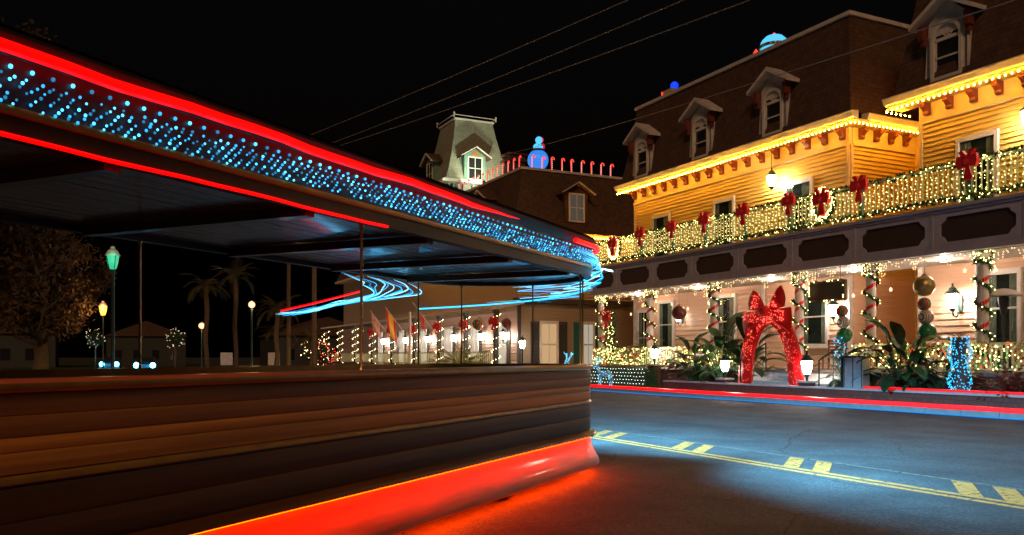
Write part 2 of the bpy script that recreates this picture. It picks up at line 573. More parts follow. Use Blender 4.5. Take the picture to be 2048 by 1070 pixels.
def bow_mesh(s=1.0, m=None, thick=.07):
    mb = MB()

    def loop(pts):
        mb.prism([(x * s, z * s) for x, z in pts], -thick * s, thick * s)
    for sg in (-1, 1):
        p = [(0, -.03), (sg * .12, -.16), (sg * .30, -.20), (sg * .36, 0), (sg * .32, .20), (sg * .14, .17), (0, .05)]
        loop(p if sg > 0 else p[::-1])
        p = [(sg * .02, .03), (sg * .10, .10), (sg * .27, .33), (sg * .12, .36), (0, .14)]
        loop(p if sg > 0 else p[::-1])
        p = [(sg * .02, 0), (sg * .15, -.50), (sg * .10, -.60), (sg * .05, -.53), (sg * -.02, -.58), (sg * -.04, -.1)]
        mb.prism([(x * s, z * s) for x, z in (p if sg > 0 else p[::-1])], (-thick - .012 * sg) * s * .4, thick * s * .4)
    mb.sphere((0, -thick * s, 0), .085 * s, 8, 5)
    return mb.mesh('bow', m or M_['red'])


def tuft(mb, c, r, n, flat=1.0):
    for k in range(n):
        t = random.uniform(0, 2 * PI)
        u = random.uniform(-1, 1)
        d = Vector((math.cos(t) * math.sqrt(1 - u * u), math.sin(t) * math.sqrt(1 - u * u) * flat, u))
        e = d.orthogonal().normalized()
        c0 = Vector(c)
        w = r * .22
        mb.add([c0 + e * w, c0 - e * w, c0 + d * r * random.uniform(.7, 1.2)], [(0, 1, 2)])


def lantern(name, label, p, s=1.0, mount='post', light=0, color=(1.0, .93, .86), gm=None, group=None):
    """lantern whose glass centre stands at p; mount post, wall (bracket to +x) or hang"""
    t = thing(name, label, 'lantern', T(p[0], p[1], p[2] - (.35 * s)), group)
    M = T(*p)
    MB().lathe([(.075 * s, -.18 * s), (.115 * s, -.05 * s), (.135 * s, .10 * s), (.125 * s, .15 * s)], 8).build('glass', gm or M_['white'], t, M, True)
    MB().lathe([(.17 * s, .15 * s), (.175 * s, .165 * s), (.11 * s, .235 * s), (.09 * s, .24 * s), (.085 * s, .28 * s), (.03 * s, .32 * s), (.02 * s, .36 * s), (.03 * s, .385 * s), (.001, .41 * s)], 8).build('cap', M_['verdigris'], t, M)
    MB().lathe([(.03 * s, -.27 * s), (.05 * s, -.24 * s), (.09 * s, -.19 * s), (.08 * s, -.175 * s)], 8).build('base', M_['verdigris'], t, M)
    cage = MB()
    for k in range(4):
        a = PI / 4 + k * PI / 2
        cage.bar((.082 * s * math.cos(a), .082 * s * math.sin(a), -.18 * s), (.14 * s * math.cos(a), .14 * s * math.sin(a), .15 * s), .012 * s)
    cage.build('cage', M_['verdigris'], t, M)
    if mount == 'wall':
        arm = [(0, 0, -.26 * s), (.03 * s, 0, -.36 * s), (.13 * s, 0, -.39 * s), (.22 * s, 0, -.30 * s), (.26 * s, 0, -.20 * s)]
        MB().tube(arm, .018 * s, 6).build('bracket', M_['verdigris'], t, M, True)
        MB().box(.25 * s, .30 * s, -.05 * s, .05 * s, -.27 * s, .12 * s).build('back_plate', M_['verdigris'], t, M)
    elif mount == 'post':
        MB().lathe([(.06 * s, -.45 * s), (.035 * s, -.42 * s), (.03 * s, -.27 * s)], 8).build('post', M_['verdigris'], t, M)
    elif mount == 'hang':
        MB().tube([(0, 0, .4 * s), (0, 0, 1.25)], .01, 5).build('rod', M_['verdigris'], t, M)
    if light:
        lamp(t, (p[0] - .19 * s, p[1] - .05, p[2]), light, color, .12 * s)
    return t

# ------------------------------------------------------------------ main building
def FW(X, Y):                       # a wall facing the street (-X): local x runs towards the camera
    return T(X, Y, 0, rz=R(-90))


def FS(X, Y):                       # a wall facing -Y
    return T(X, Y, 0)


hotel = thing('mansard_hotel', 'yellow clapboard hotel with brown mansard roof, balcony and decorated porch', 'building', T(27, 21, .15))
YC0, YC1 = 34.88, 21.62             # centre block, far and near ends
YR0, YR1 = 18.79, 6.0               # right block
LC, LR = YC0 - YC1, YR0 - YR1
FC, FRt, FRet = FW(24.0, YC0), FW(24.0, YR0), FS(24.0, YC1)
core = MB().box(24.11, 34, YC1 + .11, YC0, .2, 9.9).box(27.45, 34, YR0 - .02, YC1 + .1, .2, 9.9).box(24.11, 34, YR1, YR0, .2, 9.9)
core.build('wall_core', M_['cream'], hotel, ID)
# upper clapboards
siding(hotel, 'upper_wall', FC, .12, LC - .12, 5.7, 8.96, .155, M_['cream'])
siding(hotel, 'upper_wall', FRt, .12, LR, 5.7, 8.96, .155, M_['cream'])
siding(hotel, 'upper_return_wall', FRet, .12, 3.3, 5.7, 8.96, .155, M_['cream'])
MB().box(27.3, 27.44, YR0, YC1, 1.0, 9.9).build('recess_wall', M_['cream'], hotel, ID)
# lower clapboards
siding(hotel, 'lower_wall', FC, .12, LC - .12, 1.05, 4.36, .2, M_['peach'])
siding(hotel, 'lower_wall', FRt, .12, LR, 1.05, 4.36, .2, M_['peach'])
siding(hotel, 'lower_return_wall', FRet, .12, 3.3, 1.05, 4.36, .2, M_['peach'])
for F, xs in ((FC, (.0, LC - .12)), (FRt, (.0,))):
    for xx in xs:
        MB().box(xx, xx + .12, -.065, .1, 5.7, 8.96).build('corner_board', M_['frieze'], hotel, F)
        MB().box(xx - .03, xx + .15, -.07, .1, 1.05, 4.36).build('corner_board', M_['trim'], hotel, F)
for xx in (5.6, 8.9):
    MB().box(xx, xx + .16, -.08, .02, 1.05, 4.36).build('pilaster', M_['trim'], hotel, FC)
MB().box(1.95, 2.15, -.08, .02, 1.05, 4.36).build('pilaster', M_['trim'], hotel, FRt)
MB().box(0, .10, -.065, .1, 5.7, 8.96).build('corner_board', M_['frieze'], hotel, FRet)


def cornice(F, x0, x1, endcaps=(0, 0), corb0=.13, n=17, sp=.805):
    MB().box(x0, x1, -.05, .1, 8.96, 9.58).build('frieze', M_['frieze'], hotel, F)
    MB().box(x0, x1, -.085, .0, 8.94, 9.01).build('frieze_moulding', M_['frieze'], hotel, F)
    MB().box(x0 - endcaps[0], x1 + endcaps[1], -.62, .1, 9.585, 9.66).build('soffit', M_['frieze'], hotel, F)
    g = MB()
    a, b = x0 - endcaps[0] - .06, x1 + endcaps[1] + .02
    prof = [(-.60, 9.665), (-.72, 9.70), (-.78, 9.84), (-.80, 9.86), (-.80, 9.90), (-.45, 9.93), (-.45, 9.665)]
    g.add([(a, y, z) for y, z in prof] + [(b, y, z) for y, z in prof],
          [tuple(range(7))[::-1], tuple(range(7, 14))] + [(i, (i + 1) % 7, (i + 1) % 7 + 7, i + 7) for i in range(7)])
    g.build('gutter', M_['dorm'], hotel, F)
    poly = [(.0, .0), (-.10, .0), (-.13, .05), (-.12, .12), (-.20, .20), (-.28, .24), (-.30, .30), (-.33, .31), (-.33, .37), (.0, .37)]
    nn = len(poly)
    cm = MB().add([(-.10, y, z) for y, z in poly] + [(.10, y, z) for y, z in poly],
                  [tuple(range(nn)), tuple(range(2 * nn - 1, nn - 1, -1))] + [(i, i + nn, (i + 1) % nn + nn, (i + 1) % nn) for i in range(nn)])
    me = cm.mesh('corbel', M_['corbel'])
    for k in range(n):
        xx = corb0 + k * sp
        if xx < x1:
            link('corbel', me, hotel, F @ T(xx, -.052, 9.19))


cornice(FC, 0, LC, (.62, .75), .13, 17)
cornice(FRt, 0, LR, (.75, .2), .33, 15)
cornice(FRet, .105, 3.3, (0, 0), .45, 4, .75)


def mansard(name, x0, x1, y0, y1, z0, z1, ins, parent, m, curve=.25):
    mb = MB()
    lv = []
    for k in range(6):
        t = k / 5
        i = ins * (t ** .8)
        lv.append((i, z0 + (z1 - z0) * t))
    n0 = 0
    for i, z in lv:
        mb.v += [(x0 + i, y0 + i, z), (x1 - i, y0 + i, z), (x1 - i, y1 - i, z), (x0 + i, y1 - i, z)]
    for k in range(5):
        for c in range(4):
            d = (c + 1) % 4
            mb.f.append((k * 4 + c, k * 4 + d, k * 4 + 4 + d, k * 4 + 4 + c)); mb.m.append(0)
    mb.f.append((20, 21, 22, 23)); mb.m.append(0)
    o = mb.build(name, m, parent, ID)
    i = ins
    cap = MB()
    a, b, c, d = x0 + i, x1 - i, y0 + i, y1 - i
    cap.ring([(a - .09, c - .09), (b + .09, c - .09), (b + .09, d + .09), (a - .09, d + .09)],
             [(a + .15, c + .15), (b - .15, c + .15), (b - .15, d - .15), (a + .15, d - .15)], 0, .14)
    cap.v = [(x, z, z1 + .01 + y) for x, y, z in cap.v]
    cap.build('roof_cap', M_['dorm'], o, ID)
    return o


mansard('mansard_roof', 23.42, 34.5, YC1 - .55, YC0 + .45, 9.93, 13.55, .60, hotel, M_['roof'])
mansard('mansard_roof', 23.42, 34.5, YR1 - .5, YR0 + .62, 9.93, 13.55, .60, hotel, M_['roof'])


def dormer(parent, F, xc, z0=9.96, w=.86, arch=True):
    """arched dormer standing on the gutter line; F faces local -y"""
    G = F @ T(xc, -.52, z0)
    hw, zs = w / 2, 1.32
    ow = hw + .24
    inner = [(-hw, .16), (hw, .16), (hw, zs)] + [(hw * math.cos(PI * k / 10), zs + hw * math.sin(PI * k / 10)) for k in range(1, 10)] + [(-hw, zs)]
    outer = [(-ow, 0), (ow, 0), (ow, 1.45)] + [(ow - 2 * ow * k / 10, 1.45 + (.62 * (1 - abs(1 - k / 5)))) for k in range(1, 10)] + [(-ow, 1.45)]
    d = MB().ring(outer, inner, 0, .12).build('dormer', M_['dorm'], parent, G)
    # raised arch architrave
    i2 = inner
    o2 = [(-hw - .1, .06), (hw + .1, .06), (hw + .1, zs)] + [((hw + .1) * math.cos(PI * k / 10), zs + (hw + .1) * math.sin(PI * k / 10)) for k in range(1, 10)] + [(-hw - .1, zs)]
    MB().ring(o2, i2, -.05, -.003).build('architrave', M_['trim'], d, G)
    # cheeks flaring at the foot, going back into the slope
    for sg in (-1, 1):
        ch = MB()
        x = sg * ow
        f = sg * (ow + .10)
        ch.add([(x, .0, 1.5), (f, -.0, .0), (f, 1.2, 0), (x, 1.4, 1.5), (x - sg * .05, 0, 1.5), (x - sg * .05, 0, 0), (x - sg * .05, 1.2, 0), (x - sg * .05, 1.4, 1.5)],
               [(0, 1, 2, 3), (7, 6, 5, 4), (0, 4, 5, 1), (1, 5, 6, 2), (2, 6, 7, 3), (3, 7, 4, 0)])
        ch.build('cheek', M_['dorm'], d, G)
    # gable roof
    rf = MB()
    ap, ev, ov = 2.62, 1.93, ow + .42
    for sg in (-1, 1):
        rf.add([(0, -.34, ap), (sg * ov, -.34, ev), (sg * ov, 1.6, ev), (0, 1.6, ap), (0, -.34, ap - .16), (sg * ov, -.34, ev - .13), (sg * ov, 1.6, ev - .13), (0, 1.6, ap - .16)],
               [(0, 1, 2, 3), (7, 6, 5, 4), (0, 4, 5, 1), (1, 5, 6, 2), (2, 6, 7, 3)])
    rf.build('gable_roof', M_['dorm'], d, G)
    MB().prism([(-ow, 1.46), (ow, 1.46), (ow - .02, 1.9), (0, 2.5), (-ow + .02, 1.9)], .04, .10).build('gable_board', M_['dorm'], d, G)
    for sg in (-1, 1):
        br = MB()
        br.box(sg * (ow + .11) - .09, sg * (ow + .11) + .09, -.2, .06, 1.42, 1.86)
        br.box(sg * (ow + .09) - .06, sg * (ow + .09) + .06, -.12, .05, 1.25, 1.42)
        br.build('bracket', M_['corbel'], d, G)
    MB().box(-hw, hw, .07, .08, .16, .74).build('pane', M_['glass'], d, G)
    MB().box(-hw, hw, .07, .08, .76, zs - .03).build('pane', M_['glass'], d, G)
    fan = [(hw * math.cos(PI * k / 10), zs + hw * math.sin(PI * k / 10)) for k in range(11)]
    MB().prism(fan, .07, .08).build('fanlight', M_['glass'], d, G)
    mu = MB().box(-hw, hw, .03, .066, zs - .05, zs + .05).box(-hw, hw, .03, .066, .73, .78).box(-hw, -hw + .05, .03, .066, .16, zs).box(hw - .05, hw, .03, .066, .16, zs).box(-hw, hw, .03, .066, .16, .23)
    for a in (45, 90, 135):
        mu.bar((0, .05, zs), (hw * math.cos(R(a)), .05, zs + hw * math.sin(R(a))), .035, .03, (0, 1, 0))
    mu.build('sash_bars', M_['trim'], d, G)
    return d


for yy in (33.56, 29.2, 24.87):
    dormer(hotel, FC, YC0 - yy)
for yy in (17.45, 12.9):
    dormer(hotel, FRt, YR0 - yy)

for (a, b) in ((33.22, 32.05), (28.78, 27.67), (24.58, 23.40)):
    window(hotel, FC, YC0 - a, YC0 - b, 5.95, 8.0, 1)
window(hotel, FRt, YR0 - 17.34, YR0 - 16.2, 5.95, 8.05)
for (a, b) in ((32.74, 31.75), (28.55, 27.55), (23.73, 22.65)):
    window(hotel, FC, YC0 - a, YC0 - b, 1.95, 3.95)
window(hotel, FRt, YR0 - 16.45, YR0 - 15.5, 1.9, 3.9)
window(hotel, FRt, YR0 - 12.45, YR0 - 11.5, 1.9, 3.9)
# glazed door at the far end of the porch wall
window(hotel, FC, YC0 - 34.45, YC0 - 33.5, 1.15, 3.6, 2, 'porch_door')

# balcony, deck, fascia
YB0, YB1 = 34.61, 8.0
FB = FW(21.3, YB0)
LB = YB0 - YB1
MB().box(21.36, 24.0, YB1, YB0, 5.60, 5.70).build('balcony_deck', M_['deckwood'], hotel, ID)
MB().box(21.5, 23.98, YB1, YB0 - .12, 4.36, 4.42).build('porch_ceiling', M_['deck'], hotel, ID)
MB().box(21.42, 21.5, YB1, YB0, 4.36, 5.60).build('fascia_back', M_['fascia'], hotel, ID)
MB().box(21.3, 24.0, YB0 - .10, YB0, 4.36, 5.598).build('fascia_end', M_['fascia'], hotel, ID)
beam = MB().box(0, LB, -.06, .12, 5.50, 5.58).box(0, LB, -.12, .12, 5.58, 5.66).box(0, LB, -.07, .12, 4.36, 4.46).box(0, LB, -.03, .11, 4.462, 4.53)
beam.build('fascia_moulding', M_['fascia'], hotel, FB)
divs = [34.61, 32.42, 29.66, 27.04, 24.34, 21.65, 18.99, 16.27, 13.60, 10.9, 8.1]
for a, b in zip(divs[:-1], divs[1:]):
    x0, x1 = YB0 - a, YB0 - b
    z0, z1 = 4.535, 5.495
    mx, mz, nq = .24, .13, .17
    ix0, ix1, iz0, iz1 = x0 + mx, x1 - mx, z0 + mz, z1 - mz
    inner, outer = [], []
    for (cx, cz, sx, sz) in ((ix0, iz0, 1, 1), (ix1, iz0, -1, 1), (ix1, iz1, -1, -1), (ix0, iz1, 1, -1)):
        seq = range(7) if (sx * sz) > 0 else range(6, -1, -1)
        for k in seq:
            t = R(90) * k / 6
            if k in (0, 6):
                p = (cx + (nq + .05) * sx, cz) if k == 6 else (cx, cz + (nq + .05) * sz)
            else:
                p = (cx + sx * nq * math.sin(t), cz + sz * nq * math.cos(t))
            inner.append(p)
            outer.append((x0 + .02 if cx == ix0 else x1 - .02, z0 if cz == iz0 else z1))
    # spread the outer points a little so no face collapses
    pn = MB().ring(outer, inner, -.01, .05).build('fascia_panel', M_['fascia'], hotel, FB)
    MB().box(ix0 - .02, ix1 + .02, .055, .10, iz0 - .02, iz1 + .02).build('inset_board', M_['inset'], pn, FB)
    MB().box(x1 - .045, x1 + .045, -.04, .05, 4.535, 5.495).build('fascia_divider', M_['fascia'], hotel, FB)

# balcony railing with its balusters
bows_y = [30.57, 28.37, 26.28, 24.1, 21.81, 18.84, 15.2, 11.8]
FBR = FW(21.42, YB0)
rail = MB().box(0, LB, -.05, .05, 6.76, 6.82).box(0, LB, -.04, .04, 5.84, 5.89).build('balcony_railing', M_['rail'], hotel, FBR)
bal = MB().lathe([(.022, 0), (.026, .1), (.018, .3), (.028, .5), (.018, .7), (.022, .87)], 6).mesh('baluster', M_['rail'], True)
n = int(LB / .165)
for k in range(n):
    link('baluster', bal, rail, FBR @ T(.1 + k * .165, 0, 5.89))
pm = MB().box(-.06, .06, -.06, .06, 0, 1.22).lathe([(.085, 1.22), (.085, 1.25), (.03, 1.27), (.06, 1.33), (.001, 1.40)], 8).mesh('newel_post', M_['towertrim'])
for y in bows_y + [34.5]:
    link('newel_post', pm, rail, FBR @ T(YB0 - y, 0, 5.71))

# porch base, floor and brick
MB().box(21.36, 24.0, 6, YB0 + .3, .95, 1.05).build('porch_floor', M_['deckwood'], hotel, ID)
for ya, yb in ((31.0, YB0 + .3), (6, 19.2), (23.4, 26.9)):
    MB().box(21.42, 21.6, ya, yb, .15, .945).build('porch_base', M_['brickwall'], hotel, ID)
mw = MB().box(21.40, 21.58, 26.9, 31.0, .15, .945).build('mortar_bed', M_['mortar'], hotel, ID)
bm = MB().box(-.03, .05, .005, .215, .004, .066).mesh('brick', M_['brick'])
for rr in range(11):
    for k in range(18):
        link('brick', bm, mw, T(21.395 + random.uniform(-.004, .004), 26.92 + (.11 if rr % 2 else 0) + k * .224, .155 + rr * .0715))
MB().box(21.30, 21.62, 26.9, 31.0, .947, 1.02).build('coping', M_['stone'], hotel, ID)
# steps up to the porch and the terrace bed
st = MB()
for k in range(3):
    st.box(21.36 - .32 * (3 - k), 21.36 - .32 * (2 - k), 19.3, 23.3, .15, .50 + .15 * (k + 1) - .02)
st.build('porch_steps', M_['stone'], hotel, ID)
terr = structure(MB().box(19.98, 21.36, 6, 27, .15, .50).build('terrace', M_['brickwall']))
for ya, yb in ((6, 19.2), (23.4, 26.98)):
    MB().box(20.13, 21.36, ya, yb, .50, .53).build('soil', M_['soil'], terr, ID)
MB().box(19.92, 20.12, 6, 27.05, .502, .56).build('coping', M_['stone'], terr, ID)

# porch columns with candy stripes
col_y = [34.3, 30.37, 26.14, 21.7, 18.72, 15.02, 11.2]
rib = MB()
for turn in range(5):
    pts = []
    z0 = 1.40 + turn * .62
    for k in range(13):
        a = 2 * PI * k / 12
        pts.append((math.cos(a) * .154, math.sin(a) * .154, z0 + .5 * k / 12))
    nb = len(rib.v)
    for (x, y, z) in pts:
        rib.v += [(x, y, z - .06), (x, y, z + .06)]
    for k in range(12):
        rib.f.append((nb + 2 * k, nb + 2 * k + 2, nb + 2 * k + 3, nb + 2 * k + 1)); rib.m.append(0)
ribm = rib.mesh('ribbon', M_['red'])
cm = MB().lathe([(.21, 1.05), (.21, 1.15), (.15, 1.18), (.15, 4.1), (.2, 4.16), (.2, 4.36)], 14).mesh('porch_column', M_['trim'], True)
gar_m, gb_m = MB(), MB()
for k in range(110):
    t = k / 109
    a = -2 * PI * 4.5 * t + 1.2
    z = 1.25 + 2.85 * t
    tuft(gar_m, (math.cos(a) * .185, math.sin(a) * .185, z), .12, 9)
    if k % 3 == 0:
        gb_m.octa((math.cos(a) * .28, math.sin(a) * .28, z), .016)
for k in range(70):
    a = random.uniform(0, 2 * PI)
    z = random.uniform(4.0, 4.36)
    tuft(gar_m, (math.cos(a) * .21, math.sin(a) * .21, z), .10, 6)
    if k % 2 == 0:
        gb_m.octa((math.cos(a) * .27, math.sin(a) * .27, z), .016)
garm, gbm = gar_m.mesh('garland', M_['garland']), gb_m.mesh('bulbs', M_['warmrail'])
for i, y in enumerate(col_y):
    c = link('porch_column', cm, hotel, T(21.68, y, 0))
    link('ribbon', ribm, c, T(21.68, y, 0, rz=i * 1.3))
    g = tag(link('column_garland', garm, None, T(21.68, y, 0, rz=i * 1.1)),
            'green garland with small lights wound round the %s porch column from the trolley' % ORD[i], 'garland', 'garlands on the porch columns')
    stuff(link('bulbs', gbm, g, T(21.68, y, 0, rz=i * 1.1)))

# ground railing
FGR = FW(21.46, YB0)


def ground_rail(a, b, label):
    x0, x1 = YB0 - a, YB0 - b
    r = MB().box(x0, x1, -.05, .05, 1.80, 1.86).box(x0, x1, -.04, .04, 1.12, 1.17).build('porch_railing', M_['rail'], hotel, FGR)
    k = 0
    x = x0 + .06
    while x < x1:
        link('baluster', balg, r, FGR @ T(x, 0, 1.17))
        x += .15
    # lights and tinsel over it
    tn = MB()
    for q in range(int((x1 - x0) * 95)):
        tuft(tn, (random.uniform(x0, x1), -.07 + random.uniform(-.04, .03), random.uniform(1.12, 1.88)), .05, 4)
    t = tn.build('tinsel_net', M_['garland'], None, FGR)
    tag(t, label, 'decoration')
    for (m, dens, rr) in ((M_['warmrail'], 34, .017), (M_['redbulb'], 9, .018), (M_['greenbulb'], 8, .018)):
        b_ = MB()
        for q in range(int((x1 - x0) * dens)):
            b_.octa((random.uniform(x0, x1), -.13 + random.uniform(-.03, .03), random.uniform(1.12, 1.88)), rr)
        stuff(b_.build('bulbs', m, t, FGR))
    om = MB()
    for q in range(int((x1 - x0) * 3)):
        om.sphere((random.uniform(x0, x1), -.13, random.uniform(1.2, 1.8)), random.uniform(.03, .05), 8, 5)
    stuff(om.build('baubles', M_['red'], t, FGR, True))


balg = MB().box(-.02, .02, -.02, .02, 0, .63).mesh('baluster', M_['rail'])
ground_rail(34.5, 24.6, 'tinsel and coloured lights over the porch railing above the brick wall')
ground_rail(19.2, 8.2, 'tinsel and coloured lights over the porch railing beside the patio heater')

# ------------------------------------------------------------------ balcony dressing
gm_, bm_ = MB(), MB()
x = 0
while x < LB:
    tuft(gm_, (x, random.uniform(-.04, .04), 6.80 + random.uniform(-.05, .05)), .13, 9)
    tuft(gm_, (x, -.05 + random.uniform(-.03, .03), 5.86 + random.uniform(-.05, .05)), .12, 8)
    x += .055
for k in range(int(LB * 16)):
    bm_.octa((random.uniform(0, LB), -.11 + random.uniform(-.03, .03), random.choice((6.80, 5.84)) + random.uniform(-.10, .06)), random.uniform(.011, .017))
for k in range(n):
    x = .1 + k * .165
    for q in range(8):
        bm_.octa((x + random.uniform(-.035, .035), -.055 + random.uniform(-.02, .01), 5.92 + .108 * q + random.uniform(-.05, .05)), random.uniform(.009, .0135))
gl = tag(gm_.build('balcony_garland', M_['garland'], None, FBR), 'green garland full of warm white lights along the balcony railing', 'garland')
stuff(bm_.build('bulbs', M_['warmrail'], gl, FBR))
M_['bowred'] = mat('bow_red', (.90, .03, .045), .45, var=.2, vscale=25)
bowm = bow_mesh(.82, M_['bowred'])
for i, y in enumerate(bows_y[:7]):
    tag(link('bow', bowm, None, FBR @ T(YB0 - y, -.12, 6.78, ry=random.uniform(-.08, .08), s=random.uniform(.95, 1.08))),
        'red glitter bow tied on the balcony railing, %s from the trolley end' % ORD[i], 'bow', 'bows on the balcony railing')
for i, (y, lb) in enumerate(((32.46, 'lit wreath with red bow on the balcony near the trolley'), (20.2, 'large lit wreath with red bow at the middle of the balcony'))):
    t = thing('wreath', lb, 'wreath', FBR @ T(YB0 - y, -.14, 5.86), 'lit wreaths on the balcony')
    G = FBR @ T(YB0 - y, -.16, 6.40)
    rg, bb = MB(), MB()
    for k in range(120):
        a = 2 * PI * k / 120
        tuft(rg, (.40 * math.cos(a), 0, .46 * math.sin(a)), .12, 6)
    for k in range(150):
        a = random.uniform(0, 2 * PI)
        q = random.uniform(.34, .50)
        bb.octa((q * math.cos(a), -.10 + random.uniform(-.03, .02), q * 1.12 * math.sin(a)), .016)
    rg.build('ring', M_['garland'], t, G)
    stuff(bb.build('bulbs', M_['warmrail'], t, G))
    link('bow', bow_mesh(.95, M_['bowred']), t, FBR @ T(YB0 - y, -.28, 6.58))

# eave light strings
sash_string('eave_lights', 'warm bulbs strung under the eave of the middle block', [(23.30, YC0 + .6, 9.53), (23.30, YC1 - .75, 9.53), (24.1, YC1 - .75, 9.53), (27.2, YC1 - .75, 9.53)], 0, .19, .032, M_['warm'])
sash_string('eave_lights', 'warm bulbs strung under the eave of the right block', [(24.6, YR0 + .78, 9.53), (23.30, YR0 + .78, 9.53), (23.30, YR1, 9.53)], 0, .19, .032, M_['warm'])
# icicle lights and stars below the balcony
ic, wi = MB(), MB()
x = .15
while x < LB:
    wdt, dep = random.uniform(.35, .75), random.uniform(.10, .60)
    for q in range(6):
        u = q / 5
        zz = dep * (1 - abs(2 * u - 1)) ** 1.1
        nb = int(zz / .085) + 1
        for k in range(nb):
            ic.octa((x + wdt * u + random.uniform(-.015, .015), random.uniform(-.02, .02), 4.31 - zz * (k + 1) / nb + random.uniform(-.02, .02)), .0105)
        wi.tube([(x + wdt * u, 0, 4.34), (x + wdt * u, 0, 4.32 - zz)], .003, 3)
    x += wdt + random.uniform(.02, .14)
wi.tube([(0, 0, 4.335), (LB, 0, 4.335)], .008, 4)
FI = FW(21.40, YB0)
t = tag(wi.build('icicle_lights', M_['wire'], None, FI), 'curtain of tiny warm icicle lights hanging from the porch edge', 'string lights')
stuff(ic.build('bulbs', M_['warmsoft'], t, FI))
star = MB().prism([((.075 if k % 2 == 0 else .03) * math.sin(PI * k / 5), (.075 if k % 2 == 0 else .03) * math.cos(PI * k / 5)) for k in range(10)], -.012, .012).mesh('star', M_['starglow'])
x = 3.2
ns = -1
NUM = ORD + ['twenty-first', 'twenty-second', 'twenty-third', 'twenty-fourth', 'twenty-fifth']
while x < 22:
    ns += 1
    zz = random.uniform(.45, .95)
    o = tag(link('star_light', star, None, FI @ T(x, 0, 4.30 - zz)), 'small glowing star hanging from the porch edge, %s from the trolley' % NUM[ns], 'star light', 'hanging star lights')
    MB().tube([(x, 0, 4.34), (x, 0, 4.30 - zz + .07)], .003, 3).build('cord', M_['wire'], o, FI)
    x += random.uniform(.8, 1.5)

# porch ceiling lights
for i, y in enumerate((32.6, 28.3, 24.0, 20.2, 16.9, 13.2)):
    t = thing('ceiling_light', 'small round ceiling light in the hotel porch, %s from the trolley' % ORD[i], 'light', T(22.6, y, 4.30), 'porch ceiling lights')
    MB().lathe([(.10, 4.30), (.12, 4.33), (.12, 4.358)], 12, (22.6, y, 0)).build('rim', M_['trim'], t, ID)
    MB().lathe([(.001, 4.285), (.07, 4.29), (.095, 4.299)], 12, (22.6, y, 0)).build('diffuser', M_['ceilingglow'], t, ID)
    lamp(t, (22.6, y, 4.2), 75, (1.0, .72, .54), .09)

# lanterns on the building
lantern('hanging_lantern', 'bright glass lantern hanging over the middle of the balcony', (23.45, 24.9, 8.25), 1.25, 'hang', gm=M_['glare'])
lantern('wall_lantern', 'bright lantern on the yellow right block at the picture edge', (23.58, 15.0, 8.2), 1.2, 'wall', gm=M_['glare'])
lantern('wall_lantern', 'large wall lantern beside the patio heater', (23.55, 17.30, 3.2), 1.3, 'wall', gm=M_['hot'])
lantern('wall_lantern', 'wall lantern below the hanging sign', (23.55, 21.95, 3.12), 1.2, 'wall', gm=M_['hot'])
lantern('wall_lantern', 'wall lantern on the far porch wall near the green shutters', (23.6, 30.9, 3.2), .9, 'wall', gm=M_['white'])

# ------------------------------------------------------------------ plants
def big_leaf(h, lean, bl, bw, m, droop=.5, fold=.25, seg=7):
    """one stalked blade growing from the origin towards +x"""
    mb = MB()
    pts = []
    for k in range(6):
        t = k / 5
        pts.append(Vector((lean * t * t, 0, h * t)))
    mb.tube(pts, [.022, .02, .018, .015, .013, .012], 5)
    d = (pts[-1] - pts[-2]).normalized()
    p = pts[-1].copy()
    rows = []
    for k in range(seg + 1):
        t = k / seg
        wv = bw * (math.sin(PI * min(1, t * .92 + .06)) ** .75) if k < seg else .004
        rows.append((p.copy(), wv, d.copy()))
        d = (d + Vector((.16, 0, -droop * .30))).normalized()
        p = p + d * (bl / seg)
    n0 = len(mb.v)
    for (c, wv, dd) in rows:
        up = Vector((-dd.z, 0, dd.x))
        j = random.uniform(-.015, .015)
        for sg in (-1, 0, 1):
            mb.v.append(tuple(c + Vector((0, sg * wv, 0)) + up * (abs(sg) * wv * fold + j * abs(sg))))
    for k in range(seg):
        for s_ in (0, 1):
            a = n0 + 3 * k + s_
            mb.f.append((a, a + 1, a + 4, a + 3)); mb.m.append(0)
    return mb.mesh('leaf', m, True)


LEAVES = [big_leaf(.75, .18, .75, .16, M_['leaf'], .35), big_leaf(.95, .35, .85, .17, M_['leaf'], .55),
          big_leaf(.55, .38, .80, .15, M_['leaf'], .7), big_leaf(1.15, .12, .80, .17, M_['leaf'], .2),
          big_leaf(.35, .40, .60, .13, M_['leaf2'], .8), big_leaf(.85, .55, .75, .15, M_['leaf2'], .8)]


def banana(label, p, s, nl, seed, lean=0):
    random.seed(seed)
    t = thing('leafy_plant', label, 'plant', T(*p), 'broad-leaved plants in front of the porch')
    for k in range(nl):
        a = 2 * PI * k * .381966 * 1.0 + random.uniform(-.3, .3)
        link('leaf', random.choice(LEAVES), t, T(p[0] + .09 * math.cos(a), p[1] + .09 * math.sin(a), p[2] - .02, rz=a, ry=random.uniform(-.12, .18), s=s * random.uniform(.72, 1.12)))
    return t


banana('big dark banana plant left of the red bow arch', (20.75, 24.7, .52), 1.50, 30, 3)
banana('lower banana plant spilling over the brick wall', (20.7, 26.2, .52), 1.10, 26, 5)
banana('banana plant standing close behind the left leg of the bow arch', (21.0, 23.55, .52), 1.35, 22, 8)
banana('small leafy plant seen through the bow arch', (20.9, 19.0, .52), .80, 18, 11)
banana('tall banana plant right of the grey bin', (20.75, 16.85, .52), 1.28, 34, 13)
banana('low leafy plant spreading below the tall banana plant', (20.5, 16.2, .52), .72, 26, 17)
banana('leafy plant among the lights near the blue lit post', (20.9, 15.75, .52), .85, 16, 19)


